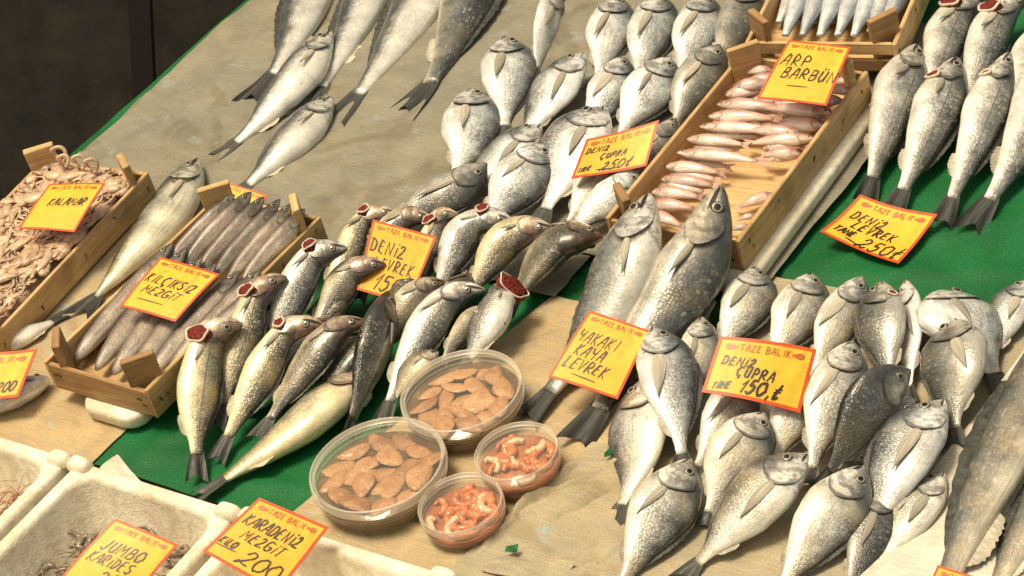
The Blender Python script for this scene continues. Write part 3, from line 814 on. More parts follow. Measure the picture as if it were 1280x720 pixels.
def board(name, fr, a, b, h, size, mat, parent, rot=0, tilt=0, bevel=.0012, taper=0.):
    import bmesh
    bm = bmesh.new(); bmesh.ops.create_cube(bm, size=1)
    for v in bm.verts:
        v.co = Vector((v.co.x * size[0], v.co.y * size[1], v.co.z * size[2]))
        if taper and v.co.z > 0: v.co.x *= 1 + taper
        v.co += Vector((rnd.uniform(-1, 1) * .0012, rnd.uniform(-1, 1) * .0006, rnd.uniform(-1, 1) * .0012))
    bmesh.ops.bevel(bm, geom=bm.edges[:], offset=bevel, segments=1, affect='EDGES')
    me = bpy.data.meshes.new(name); bm.to_mesh(me); bm.free()
    me.materials.append(M[mat])
    o = bpy.data.objects.new(name, me); COL.objects.link(o)
    o.parent = parent
    m = fr.mat(a, b, h, rot, tilt); m.translation -= Vector(parent['_o'])
    o.matrix_local = m
    return o

def crate(corners, hb, hr, label, group, two_slats=False, length=None, width=None, skip=None):
    ctr, du, dv, w, l = rect(corners, hr)
    if length: ctr = ctr + dv * (length - l) / 2; l = length
    fr = Frame(ctr, du, dv)
    root = empty('wooden_crate', fr(0, 0, hb)); tag(root, label, 'crate', group)
    th = .007; H = hr - hb
    board('base_board', fr, 0, 0, hb + .004, (w - .004, l - .004, .006), 'wood', root)
    for s in (-1, 1):
        board('side_board', fr, s * (w / 2 - th / 2), 0, hb + H / 2, (l, th, H), 'wood', root, rot=math.pi / 2)
    for s in (-1, 1):
        if two_slats or s > 0:
            board('end_board', fr, 0, s * (l / 2 - th / 2 - .0005), hb + H * .22, (w - 2 * th - .001, th, H * .42), 'wood_shaded', root)
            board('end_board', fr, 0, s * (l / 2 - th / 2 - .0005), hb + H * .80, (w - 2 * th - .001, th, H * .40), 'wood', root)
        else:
            board('end_board', fr, 0, s * (l / 2 - th / 2 - .0005), hb + H * .47, (w - 2 * th - .001, th, H * .9), 'wood_shaded', root)
    for s in (-1, 1):
        for b in (-.46, -.44, -.2, .05, .27, .45):
            board('staple', fr, s * (w / 2 + .0006), b * l + rnd.uniform(-.01, .01), hb + H * rnd.uniform(.35, .75), (.0018, .0014, .009), 'staple', root, tilt=rnd.uniform(-.6, .6), bevel=.0002)
    for a in (-.42, -.38, .38, .42):
        board('staple', fr, a * w, -l / 2 - .0008, hb + H * rnd.uniform(.3, .7), (.009, .0014, .0018), 'staple', root, bevel=.0002)
    for su in (-1, 1):
        for sv in (-1, 1):
            if skip == (su, sv): continue
            hp = H + rnd.uniform(.034, .042)
            a = su * (w / 2 - th - .016); b = sv * (l / 2 - th - .016)
            board('corner_post', fr, a, b, hb + hp / 2 + .004, (.046, .012, hp - .006), 'wood_shaded' if sv < 0 else 'wood', root, rot=-su * sv * math.pi / 4 + rnd.uniform(-.12, .12), taper=.10)
    return fr, w, l

def foam_block(name, fr, a0, a1, b0, b1, h0, h1, label, rad=.02, group=None):
    """a slab with rounded corners and edges"""
    ring = []
    for (cx, cy, st) in ((a1 - rad, b1 - rad, 0), (a0 + rad, b1 - rad, 90), (a0 + rad, b0 + rad, 180), (a1 - rad, b0 + rad, 270)):
        for q in range(7):
            t = R(st + q * 15); ring.append((cx, cy, math.cos(t), math.sin(t)))
    vs_ = []; n = len(ring); e = min(.006, (h1 - h0) / 3)
    for (hh, sh) in ((h0, e), (h0 + e, 0), (h1 - e, 0), (h1 - e * .3, e * .3), (h1, e)):
        for (cx, cy, ax, ay) in ring: vs_.append(fr(cx + ax * (rad - sh), cy + ay * (rad - sh), hh))
    f = grid_faces(5, n, True) + [tuple(range(n))[::-1], tuple(4 * n + i for i in range(n))]
    return tag(new_mesh(name, vs_, f, M['foam']), label, 'foam tray', group)

GC = 'wooden fish crates on the stall'
cal = crate([(-160, 415), (-10, 425), (192, 208), (48, 205)], .012, .062, 'wooden crate heaped with pink squid at the far left', GC)
whi = crate([(53, 459), (184, 481), (412, 268), (262, 245)], .038, .090, 'wooden crate of whiting standing on a white foam slab', GC)
bar = crate([(757, 274), (922, 300), (1097, 76), (912, 80)], .045, .098, 'wooden crate of pink red mullet', GC, skip=(1, -1))
sar = crate([(940, 47), (1110, 62), (1150, 0), (960, -20)], .045, .098, 'wooden crate of pale blue silver sardines at the top edge', GC, length=.42, two_slats=True)
fr, w, l = whi
foam_block('foam_slab', fr, -w / 2 + .06, w / 2 - .035, -l / 2 - .018, l / 2 - .1, .010, .036, 'white foam slab under the crate of whiting', .03)
fr, w, l = bar
foam_block('foam_slab', fr, -w / 2 - .01, w / 2 + .018, -l / 2 - .03, l / 2 - .01, .018, .043, 'white foam slab under the crate of red mullet', .02)

def foam_box(u0, u1, v0, v1, h0, h1, label):
    """open fish box: rounded cavity, wide rim, stacking lugs on its corners"""
    fr = Frame(np.array([0., 0.]), np.array([1., 0.]), np.array([0., 1.]))
    root = empty('foam_box', TP((u0 + u1) / 2, (v0 + v1) / 2, h0)); tag(root, label, 'foam box', 'open white foam fish boxes along the front')
    def ring(ins, rad, h):
        out = []
        for (cx, cy, st) in ((u1 - ins - rad, v1 - ins - rad, 0), (u0 + ins + rad, v1 - ins - rad, 90), (u0 + ins + rad, v0 + ins + rad, 180), (u1 - ins - rad, v0 + ins + rad, 270)):
            for q in range(9):
                t = R(st + q * 90 / 8); hh = h + .0012 * noise.noise(Vector((cx * 30 + q, cy * 30, h * 50)))
                out.append(TP(cx + math.cos(t) * rad, cy + math.sin(t) * rad, hh))
        return out
    rings = [ring(.006, .02, h0), ring(.0, .02, h1 - .008), ring(.002, .02, h1 - .002), ring(.006, .02, h1), ring(.018, .035, h1), ring(.022, .036, h1 - .003), ring(.024, .036, h1 - .010), ring(.036, .03, h0 + .025), ring(.045, .025, h0 + .015)]
    n = len(rings[0]); f = grid_faces(len(rings), n, True)
    f += [tuple(range(n))[::-1], tuple((len(rings) - 1) * n + i for i in range(n))]
    new_mesh('shell', np.vstack(rings), f, M['foam'], root)
    for (u, v) in ((u0 + .012, v1 - .010), (u1 - .012, v1 - .010)):
        vs_ = []
        na, nb = 7, 16
        for i in range(na):
            ph = i / (na - 1) * math.pi / 2
            for j in range(nb):
                t = 2 * math.pi * j / nb
                ex = lambda q, p: math.copysign(abs(q) ** p, q)
                vs_.append(TP(u + .021 * ex(math.cos(t), .6) * math.cos(ph) ** .5, v + .013 * ex(math.sin(t), .6) * math.cos(ph) ** .5, h1 - .002 + .015 * math.sin(ph) + .001 * noise.noise(Vector((j, i, u * 9)))))
        new_mesh('stacking_lug', vs_, grid_faces(na, nb, True), M['foam'], root)
    return root
foam_box(-.70, -.402, -1.02, -.566, -.105, .030, 'white foam box at the left edge holding small reddish shrimps')
foam_box(-.386, -.078, -1.02, -.566, -.105, .030, 'white foam box of jumbo shrimps, in front of the green tarp')
foam_box(-.062, .288, -1.02, -.562, -.105, .030, 'white foam box in front of the tubs, below the KARADENIZ sign')
foam_box(.304, .62, -1.02, -.566, -.105, .022, 'white foam box corner at the bottom edge, right of the tubs')

def shrimp(p, ang, L, mat, label, group, tilt=0., curl=2.6):
    e1 = U * math.cos(ang) + V * math.sin(ang); e2 = -U * math.sin(ang) + V * math.cos(ang)
    e3 = nrm(N + e2 * tilt); e2 = nrm(e2 - e3 * (e2 @ e3))
    pts = []
    rr = L / curl
    for i in range(10):
        t = curl * i / 9
        pts.append(p + e1 * rr * math.sin(t) + e2 * rr * (1 - math.cos(t)) * .8 + e3 * .003 * math.sin(i))
    root = empty('shrimp', p); tag(root, label, 'shrimp', group)
    mb = MB(); q = spline(pts, 30)
    rad = [.3, .8, 1, .98, .94, .85, .74, .6, .42, .25]
    v_, f_ = tube(pts, [x * L * .11 for x in rad], 10, 36)
    v_ = [x + N * .0004 * math.sin(i // 10 * 2.2) for i, x in enumerate(v_)]
    mb.add((v_, f_)); mb.build('body', M[mat], root)
    for k_ in range(5):
        b = q[6 + k_ * 3]; 
        mb = MB(); mb.add(tube([b, b - e2 * L * .06 + e1 * L * .1, b - e2 * L * .02 + e1 * L * .22], [.0009, .0006], 5, 8)); mb.build('leg', M[mat], root)
    for s in (-1, 1):
        mb = MB(); mb.add(tube([q[0], q[0] - e1 * L * .4 + e3 * .01 + e2 * s * L * .15, q[0] - e1 * L * .9 + e2 * s * L * .4], [.0007, .0003], 5, 12)); mb.build('feeler', M[mat], root)
    mb = MB()
    for s in (-1, 0, 1):
        mb.add(tube([q[-1], q[-1] + nrm(q[-1] - q[-4]) * L * .12 + e3 * s * L * .05], [.002, .0028, .001], 6, 6))
    mb.build('tail_fan', M[mat], root)
    return root
for i in range(95):
    u = rnd.uniform(-.338, -.125); v = rnd.uniform(-.90, -.625)
    shrimp(TP(u, v, rnd.uniform(-.044, -.024)), rnd.random() * 6.3, rnd.uniform(.05, .065), 'shrimp', 'grey brown raw shrimp heaped in the foam box with the jumbo shrimp sign', 'shrimps in the jumbo shrimp box', rnd.uniform(-.6, .6))
for i in range(50):
    shrimp(TP(rnd.uniform(-.62, -.445), rnd.uniform(-.78, -.618), rnd.uniform(-.030, -.010)), rnd.random() * 6.3, rnd.uniform(.04, .055), 'shrimp_red', 'small reddish shrimp in the foam box at the left edge', 'reddish shrimps in the left box', rnd.uniform(-.6, .6))

# ------------------------------------------------------------------ squid heap
def squid_heap():
    fr, w, l = cal
    mb = MB()
    na, nb = 26, 40
    v_ = []
    for i in range(na):
        for j in range(nb):
            a = -w / 2 + .01 + (w - .02) * i / (na - 1); b = -l / 2 + .01 + (l - .02) * j / (nb - 1)
            edge = min(i, na - 1 - i, j, nb - 1 - j) / 4
            v_.append(fr(a, b, .032 + .032 * min(1, edge) + .008 * noise.noise(Vector((a * 40, b * 40, 2)))))
    mb.add((v_, grid_faces(na, nb)), 1)
    for k_ in range(520):
        a = rnd.uniform(-w / 2 + .02, w / 2 - .02); b = rnd.uniform(-l / 2 + .02, l / 2 - .02)
        an = rnd.random() * 6.3; L = rnd.uniform(.03, .085)
        edge = min(w / 2 - abs(a), l / 2 - abs(b)) / .035
        h = .053 + .011 * min(1, edge) + rnd.random() * .007
        pts = []
        for q in range(6):
            aa = min(max(a, -w / 2 + .016), w / 2 - .016); bb = min(max(b, -l / 2 + .016), l / 2 - .016)
            pts.append(fr(aa, bb, h + rnd.uniform(-.004, .004)))
            an += rnd.uniform(-.75, .75); a += math.cos(an) * L / 5; b += math.sin(an) * L / 5
        big = rnd.random() < .30
        r = rnd.uniform(.007, .011) if big else rnd.uniform(.0016, .0036)
        v2, f2 = tube(pts, [r * .5, r * 1.15, r * .95, r * .6, r * .3], 8, 14)
        pm_ = sum(pts) / len(pts); v2 = [x - N * .45 * ((x - pm_) @ N) for x in v2]      # sagged flat
        mb.add((v2, f2), 0 if rnd.random() < .72 else 1)
    # loops hanging over the rim at the back
    for (a, b, r0) in ((-.05, l / 2 - .02, .014), (-.035, l / 2 - .03, .010), (.0, l / 2 - .03, .012), (.03, l / 2 - .035, .012)):
        pts = [fr(a + r0 * math.cos(t), b + .004 * math.sin(2 * t), .078 + r0 * 1.1 + r0 * math.sin(t)) for t in np.linspace(-1.8, 4.2, 9)]
        mb.add(tube(pts, [.0026, .0035, .003], 8, 30), 0)
    return mb.build('squid_heap', [M['squid'], M['squid_dark']])
tag(squid_heap(), 'wet heap of pink squid bodies and tentacles filling the left crate', 'squid', kind='stuff')

# ------------------------------------------------------------------ tubs of mussels and prawns
def tub(cx, cy, hr, r, label, brine):
    c = np.array(uv(at(cx, cy, hr))[:2])
    h0 = .012
    root = empty('plastic_tub', TP(c[0], c[1], h0)); tag(root, label, 'tub', 'clear plastic tubs with lids')
    n = 64
    def rings(lst, nm, mt, par, cap0=False, cap1=False):
        v_ = []
        for (rr, h) in lst:
            for j in range(n):
                t = 2 * math.pi * j / n; v_.append(TP(c[0] + rr * math.cos(t), c[1] + rr * math.sin(t), h))
        f = grid_faces(len(lst), n, True)
        if cap0: f.append(tuple(range(n))[::-1])
        if cap1: f.append(tuple((len(lst) - 1) * n + j for j in range(n)))
        return new_mesh(nm, v_, f, M[mt], par)
    rings([(r * .90, h0 + .004), (r * .92, h0), (r * .94, h0 + .003), (r * .985, hr - .014)], 'tub_wall', 'plastic', root, cap0=True)
    lid = rings([(r * .93, hr - .004), (r * .0001, hr - .004)], 'lid', 'plastic', root)
    rings([(r * .98, hr - .013), (r * 1.01, hr - .013), (r * 1.015, hr - .008), (r * 1.0, hr - .007), (r * 1.005, hr), (r * .985, hr + .0015), (r * .965, hr), (r * .945, hr - .005), (r * .93, hr - .004)], 'lid_rim', 'rim', lid)
    for q in (.972, .955):
        rings([(r * 1.012 * q / .972 * .985, hr - .019 - (.972 - q) * .3), (r * 1.0 * q / .972, hr - .0195 - (.972 - q) * .3), (r * .985 * q / .972 * .985, hr - .021 - (.972 - q) * .3)], 'ridge', 'rim', root)
    o = rings([(r * .88, h0 + .004), (r * .92, h0 + .006), (r * .955, hr - .024), (r * .93, hr - .021), (.0001, hr - .021)], 'brine', brine, None, cap0=True)
    lab = {'mus': 'brown liquid in the ' + ('upper' if 'heap' in label else 'green side') + ' mussel tub'}.get('mus') if 'mussels' in label else 'orange red liquid in the ' + ('upper' if 'white' in label else 'front') + ' prawn tub'
    tag(o, lab, 'liquid')
    return c, hr, r

def mussel_proto():
    v_ = []; na, nb = 12, 14
    for i in range(na):
        x = i / (na - 1); s = -.5 + x
        hw = .30 * math.sin(math.pi * min(1, x * .93 + .035)) ** .7 * (1.15 - .4 * x)
        for j in range(nb):
            t = 2 * math.pi * j / nb
            v_.append((s, hw * math.cos(t) + .10 * math.sin(x * 3), .17 * math.sin(t) * math.sin(math.pi * min(1, x * .9 + .05)) ** .5 * (1 if math.sin(t) > 0 else .6) + .02 * math.cos(t * 3)))
    return v_, grid_faces(na, nb, True) + [tuple(range(nb))[::-1], tuple((na - 1) * nb + j for j in range(nb))]
MP = None
def mussel(c, a, b, h, ang, size, label, group):
    global MP
    if MP is None:
        v_, f_ = mussel_proto()
        MP = bpy.data.meshes.new('shucked_mussel'); MP.from_pydata(v_, [], f_); MP.materials.append(M['mussel'])
        MP.polygons.foreach_set('use_smooth', [True] * len(MP.polygons))
    o = bpy.data.objects.new('shucked_mussel', MP); COL.objects.link(o)
    fr = Frame(c, np.array([1., 0.]), np.array([0., 1.]))
    m = fr.mat(a, b, h, ang, rnd.uniform(-.25, .25)) @ Matrix.Diagonal((size, size * rnd.uniform(.8, 1.35), size * rnd.uniform(.45, .6), 1))
    o.matrix_world = m
    tag(o, label, 'mussel', group)

def fill_mussels(T, label, group):
    c, hr, r = T
    k_ = 0
    for ring_r, cnt, off in ((.70, 12, .2), (.36, 7, .8), (.05, 1, 0)):
        for i in range(cnt):
            t = 2 * math.pi * (i + off) / cnt + rnd.uniform(-.12, .12)
            rr = r * ring_r * rnd.uniform(.94, 1.06)
            mussel(c, rr * math.cos(t), rr * math.sin(t), hr - .0195 + rnd.uniform(-.003, .003), t + 1.2 + rnd.uniform(-.7, .7), r * rnd.uniform(.50, .64), label, group)
T1 = tub(576, 487, .062, .087, 'large plastic tub of mussels below the heap of sea bass', 'brine')
T2 = tub(471, 580, .060, .095, 'large plastic tub of mussels beside the green tarp', 'brine')
T3 = tub(645, 563, .058, .0575, 'small plastic tub of red and white prawns, nearer the big spotted fish tail', 'red_brine')
T4 = tub(575, 628, .052, .0575, 'small plastic tub of orange prawns, nearest the front edge', 'red_brine')
fill_mussels(T1, 'tan shucked mussel in the tub below the sea bass heap', 'mussels in the upper tub')
fill_mussels(T2, 'tan shucked mussel in the tub beside the green tarp', 'mussels in the tub by the tarp')
def fill_prawns(T, label, group, cnt, pale):
    c, hr, r = T
    for i in range(cnt):
        t = i * 2.4 + rnd.random(); rr = r * .72 * math.sqrt((i + .3) / cnt)
        a, b = rr * math.cos(t), rr * math.sin(t); an = rnd.random() * 6.3; L = r * rnd.uniform(.5, .8)
        pts = []
        for q in range(8):
            rad = math.hypot(a, b)
            if rad > r * .80: a *= r * .80 / rad; b *= r * .80 / rad
            pts.append(TP(c[0] + a, c[1] + b, hr - .018 + rnd.uniform(-.001, .003)))
            an += .42; a += math.cos(an) * L / 6; b += math.sin(an) * L / 6
        mb = MB(); rr_ = r * rnd.uniform(.09, .13)
        v_, f_ = tube(pts, [rr_ * .6, rr_, rr_ * .95, rr_ * .7, rr_ * .3], 9, 30)
        v_ = [x + N * .0006 * math.sin((q // 9) * 1.7) for q, x in enumerate(v_)]
        mb.add((v_, f_)); o = mb.build('peeled_prawn', M['prawn_pale' if rnd.random() < pale else 'prawn'])
        tag(o, label, 'prawn', group)
fill_prawns(T3, 'peeled prawn in the small tub nearer the spotted fish tail', 'prawns in the upper small tub', 16, .25)
fill_prawns(T4, 'peeled orange prawn in the small tub nearest the front edge', 'prawns in the front small tub', 20, .08)
# ------------------------------------------------------------------ the fish, each laid where it lies
def row(kind, name, cat, group, rows, **common):
    for r_ in rows:
        pts, W, dors, mat, label = r_[:5]
        kw = dict(common); kw.update(r_[5] if len(r_) > 5 else {})
        fish(kind, name, mat, pts, W, dors, label, cat, group, **kw)

# silver fish on the grey paper, upper left
row('bass', 'silver_fish', 'fish', 'silver fish spread on the grey paper', [
    ([(408, -78, 2), (378, 20, 2.2), (340, 95, 1.8), (306, 133, 1.2)], 62, 'l', 'silver', 'leftmost silver fish cut by the top edge, its tail under a second fish'),
    ([(480, -75, 2), (452, 10, 2.2), (418, 80, 1.8), (378, 150, 1.2)], 58, 'l', 'silver', 'second silver fish from the left at the top edge, tail hidden by the one below'),
    ([(556, -80, 2), (520, 10, 2.2), (468, 92, 1.8), (412, 162, 1.2)], 66, 'l', 'silver', 'third silver fish from the left at the top edge, dark tail on bare paper'),
    ([(612, -95, 2.5), (586, 0, 2.8), (546, 92, 2), (497, 150, 1.2)], 78, 'r', 'rock_bass', 'dark scaly fish at the top edge, rightmost on the grey paper', dict(fins='fin_mid')),
    ([(414, 40, 4.2), (372, 98, 3.6), (318, 158, 2), (262, 202, 1.2)], 54, 'l', 'silver', 'whole silver fish lying across two others with its forked tail at the left'),
    ([(415, 122, 3.0), (374, 168, 2.4), (326, 216, 1.8), (286, 252, 1.2)], 52, 'l', 'silver', 'lowest silver fish on the grey paper, tail behind the half hidden sign', dict(tail=True)),
], fins='fin_pale', k=.1, roll=14)

# bonito and others beside the crates on the left
row('tuna', 'bonito', 'fish', None, [
    ([(248, 198, 3.4), (208, 268, 3.4), (152, 335, 2.6), (88, 408, 1.4)], 56, 'l', 'bonito', 'long silver bonito with dark back lying between the squid and whiting crates')], fins='fin_mid')
row('bass', 'silver_fish', 'fish', None, [
    ([(-50, 438, 1.6), (-8, 428, 2.0), (36, 416, 2.0), (84, 392, 1.0)], 42, 'u', 'silver', 'bluish silver fish poking out under the squid crate at the left edge'),
    ([(62, 474, 2.2), (30, 487, 2.6), (-20, 506, 2.4), (-90, 540, 1.2)], 50, 'u', 'sardine', 'pale fish under the sign at the left edge, beside the whiting crate', dict(roll=-40))], fins='fin_pale')

# whiting in their crate
W1 = ['first', 'second', 'third', 'fourth', 'fifth', 'sixth', 'seventh', 'eighth', 'ninth', 'tenth', 'eleventh', 'twelfth', 'thirteenth', 'fourteenth']
GW = 'whiting in the wooden crate'
for i, (x0, y0, x1, y1) in enumerate([(293, 243, 190, 356), (314, 240, 208, 364), (330, 246, 226, 374), (350, 249, 242, 385), (366, 254, 262, 388), (381, 261, 282, 388)]):
    dx, dy = x1 - x0, y1 - y0
    p = [(x0, y0, 11.2), (x0 + dx * .22 - 2, y0 + dy * .24, 10), (x0 + dx * .6 - 3, y0 + dy * .58, 8.4), (x1, y1, 6.8)]
    fish('whiting', 'whiting', 'whiting', p, 25 + (i * 7) % 4, 'l', 'dark headed whiting in the upper row of its crate, %s from the left' % W1[i], 'fish', GW, fins='fin_pale', tailm='fin_mid', roll=32, pec=False)
for i, (x0, y0, x1, y1) in enumerate([(216, 304, 70, 480), (233, 310, 98, 494), (252, 322, 120, 498), (270, 330, 144, 500), (299, 339, 166, 496), (325, 338, 190, 488), (344, 348, 212, 468)]):
    dx, dy = x1 - x0, y1 - y0
    p = [(x0, y0, 9.6), (x0 + dx * .3 - 2, y0 + dy * .3 + 3, 8.4), (x0 + dx * .65 - 3, y0 + dy * .64 + 4, 7.2), (x1, y1, 5.6)]
    fish('stub_whiting', 'whiting', 'whiting', p, 28 + (i * 5) % 5, 'l', 'dark headed whiting in the lower row of its crate, %s from the left' % W1[i], 'fish', GW, fins='fin_pale', tailm='fin_mid', roll=14, pec=False, tail=False)

# red mullet in their crate
GM = 'red mullet in the wooden crate'
def mz(a): return [(740 + x / 2.117, y / 2.117, h) for x, y, h in a]
left = [((478, 186), (400, 196)), ((500, 208), (385, 222)), ((372, 232), (500, 222)), ((352, 252), (470, 240)), ((330, 276), (545, 292)), ((308, 308), (515, 318)), ((284, 335), (535, 352)), ((250, 368), (430, 388)), ((224, 404), (484, 434)), ((192, 440), (366, 462)), ((182, 474), (348, 496)), ((158, 508), (306, 526)), ((150, 540), (294, 556)), ((152, 566), (258, 610)), ((158, 600), (222, 632))]
for i, (a, b) in enumerate(left):
    h = 8.6 - .1 * i + (.7 if i % 3 == 2 else 0)
    m_ = ((a[0] + b[0]) / 2, (a[1] + b[1]) / 2 - 5)
    fish('mullet', 'red_mullet', 'mullet', mz([(*a, h), (*m_, h + .5), (*b, h - .6)]), 17, 'u', 'pink red mullet on the left side of its crate, %s from the back' % (W1 + ['fifteenth'])[i], 'fish', GM, small=True, tailm='fin_pink', fins='fin_pink', roll=15)
right = [((700, 214), (620, 226)), ((690, 242), (615, 246)), ((664, 268), (560, 268)), ((634, 300), (430, 286)), ((614, 332), (470, 338)), ((560, 356), (390, 344)), ((588, 366), (395, 382)), ((552, 408), (440, 412)), ((520, 420), (450, 428)), ((482, 516), (374, 556)), ((434, 572), (380, 586)), ((420, 600), (360, 612))]
for i, (a, b) in enumerate(right):
    h = 8.3 - .1 * i + (.6 if i % 2 else 0)
    if i > 8: h = 6.6
    m_ = ((a[0] + b[0]) / 2, (a[1] + b[1]) / 2 - 5)
    fish('mullet', 'red_mullet', 'mullet', mz([(*a, h), (*m_, h + .5), (*b, h - .5)]), 18, 'u', 'pink red mullet on the right side of its crate, %s from the back' % W1[i], 'fish', GM, small=True, tailm='fin_pink', fins='fin_pink', roll=15)

# a second layer of mullet, half covered
under = [((420, 205), (530, 212)), ((392, 240), (520, 246)), ((372, 262), (600, 270)), ((340, 292), (520, 300)), ((318, 322), (480, 338)), ((300, 352), (470, 366)), ((268, 388), (400, 402)), ((236, 424), (380, 446)), ((206, 458), (350, 480)), ((176, 492), (320, 512)), ((470, 276), (646, 288)), ((500, 318), (620, 318)), ((470, 352), (600, 350)), ((450, 392), (572, 390))]
for i, (a, b) in enumerate(under):
    m_ = ((a[0] + b[0]) / 2, (a[1] + b[1]) / 2 - 4)
    fish('mullet', 'red_mullet', 'mullet', mz([(*a, 6.9), (*m_, 7.3), (*b, 6.6)]), 17, 'u', 'pink red mullet half covered by others in its crate, %s from the back' % W1[i], 'fish', GM, small=True, tailm='fin_pink', fins='fin_pink', roll=15)

# sardines in the top crate
for i, (x0, x1) in enumerate([(1000, 962), (1024, 985), (1046, 1006), (1068, 1028), (1090, 1049), (1110, 1070)]):
    fish('sardine', 'sardine', 'sardine', [(x0 + 14, -52, 7), ((x0 + x1) / 2 + 8, -2, 7.2), (x1 + 2, 46, 6.4)], 30, 'r', 'pale blue silver sardine in the lower layer of the top crate, %s from the left' % W1[i], 'fish', 'sardines in the top crate', tailm='fin_pale', fins='fin_pale', pec=False, tail=False)
for i, (x0, x1) in enumerate([(1010, 973), (1034, 994), (1056, 1016), (1078, 1038), (1100, 1058), (1118, 1078), (1134, 1094)]):
    y1 = 66 - (i > 4) * 6
    fish('sardine', 'sardine', 'sardine', [(x0 + 14, -52, 8.5), ((x0 + x1) / 2 + 8, 0, 8.8), (x1, y1, 7.6)], 32, 'r', 'pale blue silver sardine in the top crate, %s from the left' % W1[i], 'fish', 'sardines in the top crate', tailm='fin_pale', fins='fin_pale', pec=False, tail=False)

# upper heap of sea bream
GB = 'sea bream in the upper heap'
row('bream', 'sea_bream', 'fish', GB, [
    ([(697, -22, 3), (684, 30, 2.6), (672, 80, 2), (664, 122, 1.2)], 34, 'r', 'bream_cool', 'slim pale bream seen edge on, left end of the top row of the upper heap', dict(roll=-50)),
    ([(770, -6, 4), (763, 30, 3.4), (755, 70, 2.4), (742, 118, 1.2)], 62, 'r', 'bream_cool', 'bream in the top row of the upper heap, second from the left'),
    ([(824, -8, 4), (814, 36, 3.4), (804, 74, 2.4), (790, 122, 1.2)], 66, 'r', 'bream_cool', 'bream in the top row of the upper heap, third from the left'),
    ([(880, -8, 4), (872, 32, 3.4), (858, 76, 2.4), (846, 120, 1.2)], 66, 'r', 'bream_cool', 'top row bream of the upper heap, left of the dark one by the crate'),
    ([(940, -22, 3.4), (924, 22, 3), (906, 64, 2.2), (896, 110, 1.2)], 56, 'r', 'dark_bream', 'dark bream tucked behind the back corner post of the mullet crate'),
    ([(633, 46, 3.4), (634, 92, 3.4), (634, 130, 2.4), (628, 182, 1.2)], 76, 'r', 'bream_cool', 'white bellied bream standing out at the left of the upper heap, head up'),
    ([(590, 112, 3), (588, 150, 3.2), (582, 192, 2.4), (556, 250, 1.2)], 78, 'r', 'bream_cool', 'round white bream at the far left of the upper heap on bare paper'),
    ([(731, 66, 6), (702, 100, 5.4), (676, 140, 4), (636, 196, 2)], 54, 'l', 'bream_cool', 'white cheeked bream in the upper heap, snout to the right, below a slim bream'),
    ([(780, 70, 6), (764, 106, 5.2), (748, 140, 3.8), (716, 190, 2)], 58, 'r', 'bream_cool', 'grey bream in the middle row of the upper heap, just above the pointed white head'),
    ([(838, 72, 6), (812, 110, 5.2), (792, 142, 3.8), (764, 190, 2)], 66, 'r', 'bream_cool', 'grey bream in the middle row of the upper heap, head right above the sign'),
    ([(900, 56, 6), (876, 90, 5.2), (858, 124, 3.8), (836, 178, 2)], 58, 'r', 'dark_bream', 'dark headed bream in the middle row, against the side of the mullet crate'),
    ([(845, 148, 7), (826, 172, 6.4), (800, 206, 5), (770, 250, 3)], 42, 'r', 'dark_bream', 'dark bream head peeping out between the upper sign and the mullet crate'),
    ([(677, 156, 5.4), (642, 186, 5), (606, 216, 3.6), (560, 262, 2)], 48, 'u', 'bream_cool', 'bream in the upper heap with only its dark forehead showing behind a big pale one'),
    ([(755, 134, 7.5), (720, 180, 6.8), (702, 222, 5), (668, 288, 2.6)], 78, 'l', 'bream_cool', 'yellow tinged bream with pointed head just left of the upper sign'),
    ([(683, 180, 7.0), (648, 226, 6.4), (622, 262, 4.6), (580, 306, 2.4)], 76, 'r', 'bream_cool', 'big pale bream with scaly grey back in the lower part of the upper heap'),
    ([(609, 204, 6.4), (566, 236, 5.8), (520, 262, 4.6), (456, 304, 3)], 54, 'd', 'dark_bream', 'dark headed bream with clear eye at the lower left end of the upper heap'),
    ([(764, 196, 6.2), (738, 236, 5.4), (722, 262, 4.2), (700, 296, 2.4)], 48, 'r', 'bream', 'bream under the upper sign with its pale tail hanging below it'),
    ([(798, 214, 6.6), (764, 246, 6), (734, 272, 4.6), (706, 312, 2.6)], 52, 'r', 'bream_cool', 'grey bream below the upper sign beside the front post of the mullet crate'),
], fins='fin_mid', k=.35)

